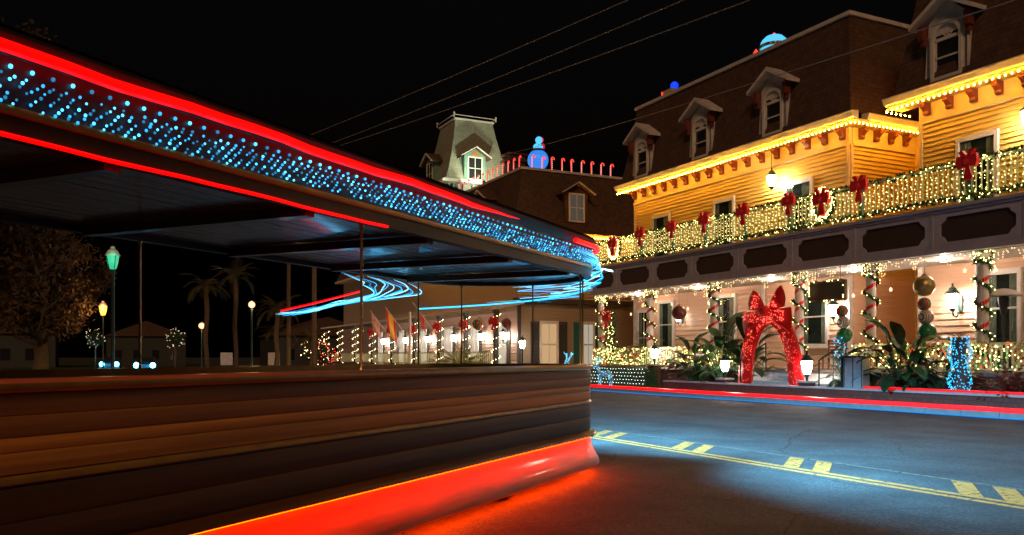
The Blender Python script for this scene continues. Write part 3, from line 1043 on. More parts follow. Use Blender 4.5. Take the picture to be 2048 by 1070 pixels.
def frond_mesh(L, droop, m, nl=16, lw=.03, ll=.32):
    mb = MB()
    pts, p, d = [], Vector((0, 0, 0)), Vector((.55, 0, .85)).normalized()
    for k in range(nl + 1):
        pts.append(p.copy())
        p = p + d * (L / nl)
        d = (d + Vector((.03, 0, -droop / nl))).normalized()
    mb.tube(pts, [.018 * (1 - .8 * k / nl) for k in range(nl + 1)], 4)
    for k in range(2, nl + 1):
        t = k / nl
        l_ = ll * math.sin(PI * min(1, .15 + t * .8)) + .04
        dd = (pts[k] - pts[k - 1]).normalized()
        for sg in (-1, 1):
            e = (Vector((0, sg, 0)) + dd * .9 + Vector((0, 0, -.15))).normalized()
            q = pts[k] + e * l_
            sd = dd * lw
            mb.add([pts[k] - sd * .5, pts[k] + sd * .5, q], [(0, 1, 2)])
    return mb.mesh('frond', m)


FR_S = [frond_mesh(1.0, 1.3, M_['palm']), frond_mesh(.9, 2.0, M_['palm']), frond_mesh(1.1, .7, M_['palm'])]
FR_R = [frond_mesh(.9, .9, M_['cordy'], 6, .11, .10), frond_mesh(.8, 1.5, M_['cordy'], 6, .11, .10)]
M_['farpalm'] = mat('dimmed_far_palm_frond', (.085, .070, .022), .6, var=.3)  # frond colour darkened so the far street looks dim
FR_L = [frond_mesh(2.2, 1.8, M_['farpalm'], 18, .07, .6), frond_mesh(2.0, 2.6, M_['farpalm'], 18, .07, .6), frond_mesh(2.1, 1.0, M_['farpalm'], 18, .07, .6)]


def palm(label, p, s, nf, seed, fr, trunk=0.0, cat='plant', group=None, tr=.16, name='palm_plant'):
    random.seed(seed)
    t = thing(name, label, cat, T(*p), group)
    if trunk:
        q = [(p[0] + .06 * math.sin(k * 1.3 + seed), p[1], p[2] + trunk * k / 8) for k in range(9)]
        MB().tube(q, [tr * 1.25] + [tr] * 7 + [tr * .8], 8).build('trunk', M_['bark'], t, ID, True)
        tx = q[-1]
    else:
        tx = p
    for k in range(nf):
        a = 2 * PI * k * .381966 + random.uniform(-.2, .2)
        link('frond', random.choice(fr), t, T(tx[0], tx[1], tx[2] - .03, rz=a, ry=random.uniform(-.35, .55), s=s * random.uniform(.75, 1.1)))
    return t


palm('young palm with golden fronds on the porch between striped columns', (22.3, 31.6, 1.05), 1.25, 22, 21, FR_S, .55, tr=.07)
palm('red cordyline bush at the right edge of the terrace', (20.5, 13.45, .53), 1.15, 46, 23, FR_R)
palm('low bush with reddish leaves left of the red cordyline', (20.6, 14.1, .53), .65, 24, 24, FR_R)
palm('orange flowering clump seen through the bow arch', (21.2, 23.0, .75), .75, 22, 25, FR_S)

# ------------------------------------------------------------------ decorations in front of the porch
arch = thing('bow_arch', 'giant red glitter ribbon arch topped with a bow at the porch steps', 'arch', T(20.25, 21.6, .50))
FA = FW(20.25, 21.6) @ T(0, 0, .50)
mb = MB()
cp = []
for k in range(29):
    t = k / 28
    a = PI * (1 - t)
    x_ = 1.06 * math.cos(a) * (1 + .12 * (1 - math.sin(a)))
    z_ = .05 + 2.25 * math.sin(a) ** .8
    cp.append((x_, z_))
inn, out = [], []
for k, (x_, z_) in enumerate(cp):
    a, b = cp[max(0, k - 1)], cp[min(28, k + 1)]
    d = Vector((b[0] - a[0], 0, b[1] - a[1])).normalized()
    nrm = Vector((-d.z, 0, d.x))
    hw = .25 + .05 * abs(k - 14) / 14
    out.append((x_ + nrm.x * hw, z_ + nrm.z * hw))
    inn.append((x_ - nrm.x * hw, z_ - nrm.z * hw))
n0 = 0
for k in range(29):
    bulge = .05
    mb.v += [(out[k][0], -.04, out[k][1]), ((out[k][0] + inn[k][0]) / 2, -.04 - bulge, (out[k][1] + inn[k][1]) / 2), (inn[k][0], -.04, inn[k][1]),
             (inn[k][0], .06, inn[k][1]), (out[k][0], .06, out[k][1])]
for k in range(28):
    for c in range(5):
        d = (c + 1) % 5
        mb.f.append((5 * k + c, 5 * k + 5 + c, 5 * k + 5 + d, 5 * k + d)); mb.m.append(0)
mb.f += [(0, 1, 2, 3, 4), (140 + 4, 140 + 3, 140 + 2, 140 + 1, 140)]; mb.m += [0, 0]
mb.build('ribbon_arch', M_['glit'], arch, FA)
tl = MB()
tl.prism([(-1.40, .02), (-1.22, .02), (-1.06, .30), (-1.34, .35)][::1], -.05, .05)
tl.prism([(-1.02, -.0), (-.82, -.0), (-.80, .35), (-1.02, .32)], -.05, .05)
tl.build('ribbon_tail', M_['glit'], arch, FA @ T(0, -.02, -.0))


def pillow_loop(pts, dy, name):
    """a stuffed bow loop: outline with a raised middle"""
    m_ = MB()
    cx = sum(p[0] for p in pts) / len(pts); cz = sum(p[1] for p in pts) / len(pts)
    n_ = len(pts)
    vs = [(p[0], 0, p[1]) for p in pts] + [((p[0] * .55 + cx * .45), -dy, (p[1] * .55 + cz * .45)) for p in pts] + [(cx, -dy * 1.15, cz)]
    vs += [((p[0] * .55 + cx * .45), dy, (p[1] * .55 + cz * .45)) for p in pts] + [(cx, dy * 1.15, cz)]
    fs = []
    for i in range(n_):
        j = (i + 1) % n_
        fs += [(i, j, n_ + j, n_ + i), (n_ + i, n_ + j, 2 * n_), (j, i, 2 * n_ + 1 + i, 2 * n_ + 1 + j), (2 * n_ + 1 + j, 2 * n_ + 1 + i, 3 * n_ + 1)]
    m_.add(vs, fs)
    return m_.build(name, M_['glit'], arch, FA @ T(0, -.12, 0), True)


pillow_loop([(0, 2.35), (-.45, 2.02), (-1.08, 1.72), (-1.18, 2.1), (-1.14, 2.50), (-.5, 2.52), (0, 2.55)], .14, 'side_loop')
pillow_loop([(0, 2.35), (.45, 2.05), (1.05, 1.74), (1.16, 2.1), (1.10, 2.58), (.5, 2.55), (0, 2.55)], .14, 'side_loop')
pillow_loop([(-.08, 2.48), (-.40, 2.52), (-.86, 2.58), (-.90, 2.80), (-.84, 3.02), (-.66, 3.24), (-.50, 3.18), (-.30, 2.98), (-.12, 2.72)], .12, 'top_loop')
pillow_loop([(.08, 2.48), (.40, 2.54), (.82, 2.62), (.86, 2.86), (.80, 3.10), (.64, 3.32), (.46, 3.22), (.28, 2.98), (.12, 2.72)], .12, 'top_loop')
MB().sphere((0, -.06, 2.48), .26, 12, 8, .8).build('knot', M_['glit'], arch, FA @ T(0, -.12, 0), True)
sp = MB()
random.seed(31)
for k in range(260):
    i = random.randint(0, 27)
    u, w_ = random.random(), random.random()
    ox, oz = out[i][0] * w_ + out[i + 1][0] * (1 - w_), out[i][1] * w_ + out[i + 1][1] * (1 - w_)
    nx, nz = inn[i][0] * w_ + inn[i + 1][0] * (1 - w_), inn[i][1] * w_ + inn[i + 1][1] * (1 - w_)
    sp.octa((ox * u + nx * (1 - u), -.10, oz * u + nz * (1 - u)), .012)
for k in range(110):
    sp.octa((random.uniform(-.95, .95), -.30, random.uniform(2.1, 2.5)), .014)
for sg in (-1, 1):
    for k in range(30):
        sp.octa((sg * random.uniform(.2, .62), -.27, random.uniform(2.6, 3.05)), .014)
M_['redspark'] = emi('red_sparkle', (1.0, .12, .08), 6)
stuff(sp.build('sparkle_bulbs', M_['redspark'], arch, FA))
link('lamp_light', bpy.data.lights.new('lamp_light', 'POINT'), arch, T(19.9, 20.2, .9))
for o in arch.children:
    if o.type == 'LIGHT':
        o.data.energy = .5; o.data.color = (1, .25, .1)

# pedestal lanterns
def pedestal(label, x, y, zt, zl, b=.36):
    p = thing('brick_pedestal', label, 'pedestal', T(x, y, .15), 'brick pedestals by the terrace')
    MB().box(x - b / 2, x + b / 2, y - b / 2, y + b / 2, .15, zt).build('shaft', M_['brickwall'], p, ID)
    MB().box(x - b / 2 - .05, x + b / 2 + .05, y - b / 2 - .05, y + b / 2 + .05, zt, zt + .06).build('cap', M_['stone'], p, ID)


pedestal('brick pedestal left of the red bow arch', 20.15, 23.7, .66, 0)
pedestal('brick pedestal right of the red bow arch', 20.15, 19.85, .66, 0)
pedestal('taller brick pedestal beside the net of lights', 21.0, 29.1, 1.10, 0)
lantern('post_lantern', 'glowing lantern on the pedestal left of the red bow arch', (20.15, 23.7, 1.16), 1.15, gm=M_['hot'])
lantern('post_lantern', 'glowing lantern on the pedestal right of the red bow arch', (20.15, 19.85, 1.16), 1.25, gm=M_['hot'])
lantern('post_lantern', 'glowing lantern above the net of lights at the brick wall', (21.0, 29.1, 1.6), 1.15, gm=M_['hot'])

# handrails at the steps
for y, lb in ((19.35, 'right'), (22.9, 'left')):
    h = thing('handrail', 'black iron handrail on the %s side of the porch steps' % lb, 'handrail', T(20.1, y, .5), 'handrails at the porch steps')
    MB().tube([(20.15, y, .5), (20.15, y, 1.35), (20.25, y, 1.42), (21.3, y, 1.95), (21.3, y, 1.05)], .025, 6).build('rail', M_['iron'], h, ID, True)
    MB().tube([(20.75, y, .7), (20.75, y, 1.66)], .018, 6).build('post', M_['iron'], h, ID, True)

# low stone kerbs beside the steps
tag(MB().box(20.2, 20.5, 20.4, 22.4, .5, .66).build('stone_step', M_['stone']), 'pale stone step under the red bow arch', 'step')

# wooden chair and grey bin
ch = thing('wooden_chair', 'brown slatted wooden chair on the porch steps landing', 'chair', T(21.8, 20.35, 1.05))
G = T(21.8, 20.35, 1.05, rz=R(-70))
MB().box(-.25, .25, -.25, .25, .40, .45).build('seat', M_['wood'], ch, G)
for sx in (-1, 1):
    for sy in (-1, 1):
        MB().box(sx * .23 - .025, sx * .23 + .025, sy * .23 - .025, sy * .23 + .025, 0, .40 if sy < 0 else 1.0).build('leg', M_['wood'], ch, G)
for k in range(5):
    MB().box(-.205, .205, .215, .24, .52 + .1 * k, .58 + .1 * k).build('slat', M_['wood'], ch, G)
bn = thing('metal_cabinet', 'grey metal menu cabinet standing beside the banana plant', 'cabinet', T(20.3, 18.0, .5))
G = T(20.3, 18.05, .50, rz=R(-90 + 12))
MB().box(-.30, .30, -.2, .2, .06, .95).build('body', M_['steel'], bn, G)
MB().box(-.33, .33, -.23, .23, .952, 1.0).build('top', M_['darkmetal'], bn, G)
for sx in (-.28, -.005, .265):
    MB().box(sx, sx + .02, -.215, -.202, .08, .93).build('seam', M_['darkmetal'], bn, G)
MB().box(-.36, -.305, -.24, .24, 0, .97).build('side_frame', M_['darkmetal'], bn, G)
MB().box(-.29, .29, -.19, .19, 0, .058).build('plinth', M_['darkmetal'], bn, G)

# patio heater
ph = thing('patio_heater', 'mushroom shaped steel patio heater standing on the porch', 'heater', T(22.3, 14.85, 1.05))
G = T(22.3, 14.85, 1.05)
MB().lathe([(.22, 0), (.22, .55), (.20, .60), (.04, .64)], 14).build('tank_housing', M_['darkmetal'], ph, G, True)
MB().lathe([(.035, .64), (.035, 1.55)], 10).build('pole', M_['darkmetal'], ph, G, True)
MB().lathe([(.05, 1.55), (.075, 1.62), (.14, 1.98), (.14, 2.06), (.03, 2.1)], 14).build('burner', M_['darkmetal'], ph, G, True)
MB().lathe([(.46, 2.08), (.47, 2.10), (.36, 2.20), (.18, 2.27), (.05, 2.29), (.001, 2.29)], 20).build('reflector', M_['steel'], ph, G, True)

# ornaments
def bauble_mat(name, c1, c2, stripes=4):
    m = bpy.data.materials.new(name)
    m.use_nodes = True
    nt = m.node_tree
    b = nt.nodes['Principled BSDF']
    tc = nt.nodes.new('ShaderNodeTexCoord')
    wv = nt.nodes.new('ShaderNodeTexWave')
    wv.inputs['Scale'].default_value = stripes
    wv.inputs['Distortion'].default_value = .6
    nt.links.new(tc.outputs['Generated'], wv.inputs['Vector'])
    cr = nt.nodes.new('ShaderNodeValToRGB')
    cr.color_ramp.interpolation = 'CONSTANT'
    cr.color_ramp.elements[0].color = (*c1, 1)
    cr.color_ramp.elements[1].position = .5
    cr.color_ramp.elements[1].color = (*c2, 1)
    nt.links.new(wv.outputs['Color'], cr.inputs['Fac'])
    nt.links.new(cr.outputs['Color'], b.inputs['Base Color'])
    b.inputs['Roughness'].default_value = .25
    return m


M_['gold'] = mat('gold_bauble', (.42, .30, .12), .35, metal=.6, var=.2)
M_['rg'] = bauble_mat('red_green_bauble', (.50, .02, .03), (.02, .22, .08), 1.1)
M_['silver'] = bauble_mat('silver_bauble', (.62, .55, .52), (.16, .12, .10), 3.2)
M_['green'] = mat('green_bauble', (.02, .20, .08), .25, var=.3)
M_['maroon'] = mat('maroon_bauble', (.14, .03, .025), .4, var=.3, vscale=20)


def bauble(label, p, r, m, cord=None, cat='ornament', group=None):
    t = thing('bauble', label, cat, T(p[0], p[1], p[2] - r), group)
    MB().sphere((0, 0, 0), r, 20, 12).build('ball', m, t, T(*p), True)
    MB().lathe([(r * .22, r * .95), (r * .22, r * 1.12), (r * .05, r * 1.16)], 10).build('cap', M_['gold'], t, T(*p))
    if cord:
        MB().tube([(p[0], p[1], p[2] + r * 1.1), (p[0], p[1], cord)], .006, 4).build('cord', M_['wire'], t, ID)


bauble('dark red ornament ball hanging in front of the far porch window', (21.5, 28.1, 3.27), .30, M_['maroon'], 4.36)
bauble('large gold ornament ball hanging from the porch edge', (21.5, 16.7, 3.52), .30, M_['gold'], 4.36)
for (Y, nm, base) in ((19.55, 'left', 2.93), (16.58, 'right', 2.99)):
    st = thing('bauble_tower', {'left': 'stack of striped ornament balls with blue lights beside the grey cabinet', 'right': 'stack of ornament balls standing below the large gold ball'}[nm], 'ornament', T(21.3, Y, 1.05))
    rr = (.19, .215, .255) if nm == 'right' else (.19, .20, .24)
    zz = base
    for k, (r_, mm) in enumerate(zip(rr, ('rg', 'silver', 'green'))):
        MB().sphere((0, 0, 0), r_, 18, 11).build('ball', M_[mm], st, T(21.35 + .02 * k, Y - .03 * k, zz, rx=.4 * k), True)
        zz -= r_ + (rr[k + 1] if k < 2 else 0) - .03
    MB().lathe([(.05, 0), (.04, zz - 1.05)], 8).build('pole', M_['green'], st, T(21.35, Y, 1.05))
    MB().lathe([(.17, 0), (.2, .28), (.15, .3)], 12).build('pot', M_['corbel'], st, T(21.35, Y, 1.05), True)
    if nm == 'left':
        tn, bb = MB(), MB()
        random.seed(5)
        for k in range(80):
            z_ = random.uniform(1.05, 2.1)
            q = (21.28 + random.gauss(0, .10), Y + random.gauss(0, .13), z_)
            tuft(tn, q, .10, 5)
            if k % 2:
                bb.octa((q[0] - .1, q[1] - .03, q[2]), .028)
        stuff(tn.build('tinsel', M_['garland'], st, ID))
        stuff(bb.build('bulbs', M_['cyan'], st, ID))

# hanging sign
sg = thing('hanging_sign', 'dark hanging sign board edged with garland and lights', 'sign', FW(21.15, 19.93) @ T(0, 0, 3.28))
G = FW(21.15, 19.93) @ T(0, 0, 3.58)
MB().box(-.68, .68, -.03, .03, -.28, .28).build('board', M_['shut'], sg, G)
MB().ring([(-.72, -.32), (.72, -.32), (.72, .32), (-.72, .32)], [(-.66, -.26), (.66, -.26), (.66, .26), (-.66, .26)], -.05, .05).build('frame', M_['wood'], sg, G)
tn, bb = MB(), MB()
for k in range(130):
    u = random.uniform(0, 4)
    q = ((-.7 + 1.4 * (u % 1)), -.05, .31 if u < 2 else -.31) if int(u) % 2 == 0 else (.7 if u < 2 else -.7, -.05, -.3 + .6 * (u % 1))
    tuft(tn, q, .07, 5)
    if k % 5 == 0:
        bb.octa((q[0], -.11, q[2]), .018)
stuff(tn.build('garland', M_['garland'], sg, G))
stuff(bb.build('bulbs', M_['warmrail'], sg, G))
for sx in (-.5, .5):
    MB().tube([(sx, 0, .32), (sx, 0, .82)], .008, 4).build('chain', M_['iron'], sg, G)

# striped dressed figure-like wreath decoration on the far column
t = thing('door_swag', 'bushy swag with red bow hanging at the far end of the porch', 'decoration', FW(21.5, 33.1) @ T(0, 0, 2.2))
G = FW(21.5, 33.1) @ T(0, 0, 3.2)
tn, bb = MB(), MB()
for k in range(220):
    z_ = random.uniform(-1.9, .35)
    q = (random.gauss(0, .16), random.gauss(0, .08), z_)
    tuft(tn, q, .11, 5)
    if k % 3 == 0:
        bb.octa((q[0], q[1] - .1, q[2]), .018)
tn.build('greenery', M_['garland'], t, G)
stuff(bb.build('bulbs', M_['warmrail'], t, G))
link('bow', bow_mesh(.8, M_['glit']), t, G @ T(-.1, -.25, .05))

# blue wrapped post on the terrace
t = thing('lit_tree_stump', 'palm trunk wrapped in glowing blue lights on the terrace', 'tree', T(20.3, 14.7, .53))
MB().tube([(20.3, 14.7, .5), (20.3, 14.66, 1.0), (20.28, 14.72, 1.5), (20.3, 14.7, 1.98)], [.19, .15, .16, .19], 10).build('trunk', M_['bark'], t, ID, True)
bb = MB()
random.seed(9)
for k in range(330):
    z_ = random.uniform(.52, 2.0)
    a = random.uniform(PI * .5, PI * 1.9)
    r_ = .20 + .05 * math.sin(z_ * 9) + random.uniform(0, .07)
    bb.octa((20.3 + r_ * math.cos(a), 14.7 + r_ * math.sin(a), z_), .018)
stuff(bb.build('bulbs', M_['cyan'], t, ID))
for k in range(8):
    link('frond', FR_R[0], t, T(20.3, 14.7, 1.95, rz=k * .8, s=.3))
lamp(t, (19.7, 14.3, 1.2), 1.5, (.05, .5, 1.0), .2)

# clipped hedge under a net of lights
hd = MB()
random.seed(12)
for k in range(2600):
    q = (random.uniform(20.35, 21.0), random.uniform(28.75, 34.6), random.uniform(.15, 1.02))
    if q[0] < 20.5 or q[2] > .9 or random.random() < .25:
        tuft(hd, q, .09, 3)
hd.box(20.45, 21.0, 28.9, 34.6, .15, .95)
h = tag(hd.build('hedge', M_['leaf2']), 'clipped dark hedge in front of the brick porch wall', 'hedge')
net = MB()
row = 0
z_ = .20
while z_ < 1.08:
    y_ = 28.8 + (.11 if row % 2 else 0)
    while y_ < 34.6:
        net.octa((20.27 + random.uniform(-.02, .02), y_ + random.uniform(-.015, .015), z_ + random.uniform(-.012, .012)), .017)
        y_ += .22
    z_ += .15
    row += 1
wr = MB()
for k in range(6):
    wr.tube([(20.29, 28.8, .21 + k * .15), (20.29, 34.6, .21 + k * .15)], .003, 3)
nt_ = tag(wr.build('net_lights', M_['wire']), 'net of small pale lights draped over the dark hedge', 'string lights')
M_['netbulb'] = emi('net_bulb', (.75, .95, .80), 5)
stuff(net.build('bulbs', M_['netbulb'], nt_, ID))


# light-wire reindeer
def reindeer(label, x, y, z, rz, s):
    t = thing('light_reindeer', label, 'reindeer', T(x, y, z), 'blue light reindeer by the hedge')
    G = T(x, y, z, rz=rz, s=s)
    limbs = [('body', [(-.42, 0, .66), (-.2, 0, .74), (.1, 0, .70), (.34, 0, .76)], [.10, .15, .15, .12]),
             ('neck', [(.32, 0, .80), (.46, 0, 1.0), (.54, 0, 1.18)], [.09, .07, .06]),
             ('head', [(.50, 0, 1.20), (.62, 0, 1.19), (.76, 0, 1.10)], [.06, .07, .03])]
    for sx, sy in ((-.38, -.09), (-.38, .09), (.30, -.09), (.30, .09)):
        kx = sx + (.06 if sx > 0 else -.07)
        limbs.append(('leg', [(sx, sy, .66), (kx, sy, .34), (sx, sy, 0)], [.05, .03, .02]))
    for sg in (-1, 1):
        limbs.append(('antler', [(.52, sg * .04, 1.24), (.46, sg * .16, 1.42), (.54, sg * .24, 1.60)], [.015, .012, .006]))
        limbs.append(('antler', [(.47, sg * .15, 1.40), (.36, sg * .22, 1.54)], [.012, .006]))
    for nm, pts, rs in limbs:
        MB().tube(pts, rs, 6).build(nm, M_['wire'], t, G, True)
    bb = MB()
    for nm, pts, rs in limbs:
        for i in range(len(pts) - 1):
            a, b = Vector(pts[i]), Vector(pts[i + 1])
            nn = int((b - a).length / .022)
            for k in range(nn):
                u = (k + .5) / nn
                r_ = rs[i] * (1 - u) + rs[i + 1] * u + .012
                th = random.uniform(0, 2 * PI)
                c = a.lerp(b, u)
                bb.octa(c + Vector((random.uniform(-.5, .5) * r_, r_ * math.cos(th), r_ * math.sin(th))), .017)
    stuff(bb.build('bulbs', M_['deerbulb'], t, G))


M_['deerbulb'] = emi('ice_blue_bulb', (.08, .62, 1.0), 5)
reindeer('standing blue light reindeer at the far end of the hedge', 19.85, 33.6, .15, R(195), .95)
reindeer('blue light reindeer in front of the middle of the lit net', 19.9, 31.2, .15, R(110), .8)

# added kerb and gutter tubes, standing for passing light streaks and road glow
random.seed(2)
pts = [(19.50 + .006 * math.sin(k * .9), 6 + k * .5, .205 + .004 * math.sin(k * 1.7)) for k in range(92)]
tag(MB().tube(pts, .065, 8).build('added_rope_light', M_['redled'], None, ID, True), 'thick added red tube on the kerb top, standing for a passing light streak', 'added light tube')
pts = [(19.98 + .005 * math.sin(k * .9), 6 + k * .5, .60) for k in range(24)]
tag(MB().tube(pts, .030, 8).build('added_rope_light', M_['redled'], None, ID, True), 'added red tube on the terrace coping, standing for a second light streak', 'added light tube')
M_['blueled'] = emi('blue_led_tube', (.0, .20, .75), 3.0)
M_['cyanled'] = emi('cyan_led_tube', (.02, .45, 1.0), 3.0)
M_['gutterled'] = emi('added_gutter_tube', (.0, .22, .75), 1.2)
pts = [(19.25 + .015 * math.sin(k * .7), 6 + k * .5, .03) for k in range(92)]
tag(MB().tube(pts, .016, 6).build('added_rope_light', M_['gutterled'], None, ID, True), 'thin added blue tube in the gutter that tints the road blue', 'added light tube')

# ------------------------------------------------------------------ trolley
TX, TY, TA = 4.72, 9.98, R(38.0)
GT = T(TX, TY, 0, rz=TA)
LEN, HALF, AX = 10.4, 1.2, 1.15
M_['tbody'] = mat('varnished_body', (.14, .052, .014), .32, var=.35, vscale=2.2, stretch=(.25, 1, 5), coat=.4)
M_['tskirt'] = mat('trail_red_skirt', (.70, .10, .012), .38, var=.32, vscale=4, stretch=(.3, .3, 3), coat=.25)  # red of the running-light trails is put into the skirt colour
M_['tgold'] = mat('gold_moulding', (.55, .30, .08), .32, metal=.5, var=.15)
M_['tfascia'] = mat('dark_fascia', (.045, .020, .014), .45, var=.25, vscale=4)
M_['tceil'] = mat('varnished_ceiling', (.40, .13, .045), .28, var=.35, vscale=4, stretch=(.3, 5, 5), coat=.5)
M_['brass'] = mat('brass', (.42, .25, .08), .3, metal=.9)
M_['skirtglow'] = emi('skirt_glow', (1.0, .035, .0), 75)
M_['underglow'] = emi('red_underglow', (1.0, .05, .0), 60)


def plan(o, na=26, ns=14):
    pts = []
    for k in range(ns):
        pts.append((-LEN + LEN * k / ns, -HALF - o))
    for k in range(na + 1):
        a = -PI / 2 + PI * k / na
        pts.append(((AX + o) * math.cos(a), (HALF + o) * math.sin(a)))
    for k in range(1, ns + 1):
        pts.append((-LEN * k / ns, HALF + o))
    for k in range(1, 8):
        a = PI / 2 + PI * k / 8
        pts.append((-LEN + (.6 + o) * math.cos(a), (HALF + o) * math.sin(a)))
    return pts


def sweep(prof, close=True):
    mb = MB()
    n_ = len(plan(0))
    for (o, z) in prof:
        mb.v += [(x, y, z) for x, y in plan(o)]
    k_ = len(prof)
    for i in range(k_ if close else k_ - 1):
        j = (i + 1) % k_
        for c in range(n_):
            d = (c + 1) % n_
            mb.f.append((i * n_ + c, i * n_ + d, j * n_ + d, j * n_ + c)); mb.m.append(0)
    return mb


def side_path(x0, x1, o, z, th=None, side=-1, step=.25):
    """points along the near side and on round the rounded end up to angle th"""
    pts = []
    n_ = max(2, int((min(x1, 0) - x0) / step)) if x0 < 0 else 0
    for k in range(n_ + 1):
        if x0 < 0:
            pts.append((x0 + (min(x1, 0) - x0) * k / n_, side * (HALF + o), z))
    if th:
        m_ = max(2, int(th / R(6)))
        for k in range(1, m_ + 1):
            a = -PI / 2 + th * k / m_
            pts.append(((AX + o) * math.cos(a), -side * (HALF + o) * math.sin(a), z))
    return pts


trolley = thing('trolley', 'open sided brown tour trolley covered in blue and red lights, close on the left', 'trolley', GT)
sweep([(-.03, .515), (.0, .495), (.005, .45), (.03, .37), (.08, .27), (.12, .19), (.125, .14), (.10, .12), (.05, .12), (-.05, .19)]).build('skirt', M_['tskirt'], trolley, GT, True)
sweep([(0, .522), (0, 1.33), (-.06, 1.33), (-.06, .522)]).build('lower_body', M_['tbody'], trolley, GT, True)
sweep([(.004, .515), (.06, .513), (.085, .50), (.092, .51), (.085, .535), (.03, .55), (.004, .57)]).build('skirt_moulding', M_['tbody'], trolley, GT, True)
sweep([(.002, .90), (.022, .91), (.026, .925), (.022, .94), (.002, .95)]).build('belt_moulding', M_['tgold'], trolley, GT, True)
sweep([(-.09, 1.332), (.035, 1.332), (.05, 1.35), (.05, 1.375), (.03, 1.395), (-.09, 1.395)]).build('window_sill', M_['tgold'], trolley, GT, True)
fl = MB()
pp = plan(-.06)
fl.add([(x, y, .54) for x, y in pp], [tuple(range(len(pp)))])
fl.build('floor', M_['deckwood'], trolley, GT)
# planks running round the body
PL = [mat('dark_plank', (.075, .028, .011), .55, var=.45, vscale=2.0, stretch=(.2, .2, 8), coat=.06),
      mat('brown_plank', (.34, .125, .030), .55, var=.45, vscale=2.0, stretch=(.2, .2, 8), coat=.06),
      mat('amber_plank', (.72, .27, .045), .55, var=.40, vscale=2.0, stretch=(.2, .2, 8), coat=.06)]
for z0, z1, m in ((.575, .735, 0), (.736, .895, 0), (.955, 1.055, 2), (1.056, 1.125, 2), (1.126, 1.225, 1), (1.226, 1.328, 1)):
    e = random.uniform(0, .004)
    sweep([(.0, z0), (.008 + e, z0 + .001), (.010 + e, z0 + .005), (.010 + e, z1 - .005), (.008 + e, z1 - .001), (.0, z1)], False).build('plank', PL[m], trolley, GT, True)
# header, roof and ceiling
sweep([(.0, 2.50), (.02, 2.50), (.025, 2.58), (.025, 2.86), (.07, 2.90), (.09, 2.94), (.05, 2.98), (-.1, 2.98), (-.06, 2.50)]).build('header', M_['tfascia'], trolley, GT, True)
sweep([(.026, 2.595), (.045, 2.60), (.05, 2.62), (.045, 2.635), (.026, 2.64)]).build('header_moulding', M_['tgold'], trolley, GT, True)
rf = MB()
n_ = len(plan(0))
for (o, z) in ((.07, 2.982), (-.2, 3.06), (-.6, 3.14), (-1.0, 3.18)):
    rf.v += [(x, y, z) for x, y in plan(o)]
for i in range(3):
    for c in range(n_):
        d = (c + 1) % n_
        rf.f.append((i * n_ + c, i * n_ + d, (i + 1) * n_ + d, (i + 1) * n_ + c)); rf.m.append(0)
rf.f.append(tuple(range(3 * n_, 4 * n_))); rf.m.append(0)
rf.build('roof', M_['tfascia'], trolley, GT, True)
MB().add([(x, y, 2.575) for x, y in plan(-.07)], [tuple(range(n_))[::-1]]).build('ceiling_back', M_['tfascia'], trolley, GT)
nb = 14
for k in range(nb):
    y0 = -1.12 + 2.24 * k / nb
    yc = y0 + 1.12 / nb
    xe = (AX - .1) * math.sqrt(max(0, 1 - (abs(yc) + .07) ** 2 / (HALF - .06) ** 2)) if abs(yc) + .07 < HALF - .06 else 0
    MB().box(-LEN + .02, xe, y0 + .006, y0 + 2.24 / nb - .006, 2.545 + random.uniform(0, .004), 2.565).build('ceiling_board', M_['tceil'], trolley, GT)
for k in range(7):
    MB().box(-LEN + .4 + k * 1.6, -LEN + .5 + k * 1.6, -1.13, 1.13, 2.47, 2.54).build('roof_rib', M_['tbody'], trolley, GT)
# posts
for x in (-9.4, -4.6, -.05):
    for sgn in (-1, 1):
        MB().lathe([(.02, 1.395), (.011, 1.42), (.011, 2.46), (.022, 2.50)], 8).build('post', M_['brass'], trolley, GT @ T(x, sgn * (HALF - .03), 0), True)
for a in (-.9, .0, .9):
    MB().lathe([(.02, 1.395), (.011, 1.42), (.011, 2.46), (.022, 2.50)], 8).build('post', M_['brass'], trolley, GT @ T((AX - .03) * math.cos(a), (HALF - .03) * math.sin(a), 0), True)
# benches
for k in range(6):
    G = GT @ T(-1.0 - k * 1.5, 0, .54)
    b = MB().box(-.2, .2, -1.0, 1.0, .38, .42).build('bench', M_['wood'], trolley, G)
    for q in range(4):
        MB().box(.2 + .02 * q, .225 + .02 * q, -1.0, 1.0, .47 + .075 * q, .525 + .075 * q).build('slat', M_['wood'], b, G)
    for yy in (-.9, .9):
        MB().box(-.18, .24, yy - .03, yy + .03, 0, .38).build('bench_end', M_['iron'], b, G)
# wheels
for x in (-1.9, -8.2):
    for sgn in (-1, 1):
        G = GT @ T(x, sgn * .98, .40, rx=PI / 2)
        w = MB().lathe([(.24, -.11), (.37, -.12), (.40, -.08), (.40, .08), (.37, .12), (.24, .11)], 24).build('wheel', M_['black'], trolley, G, True)
        MB().lathe([(.23, -.05), (.23, .05), (.08, .09), (.001, .09)], 16).build('hub', M_['steel'], w, G, True)
# light tubes
def tap(n_, r, e=6):
    return [r * min(1, .12 + k / e, .12 + (n_ - 1 - k) / e) for k in range(n_)]


def jitter(pts, a):
    return [(x, y, z + a * math.sin(i * .8) + a * .5 * math.sin(i * 2.1)) for i, (x, y, z) in enumerate(pts)]


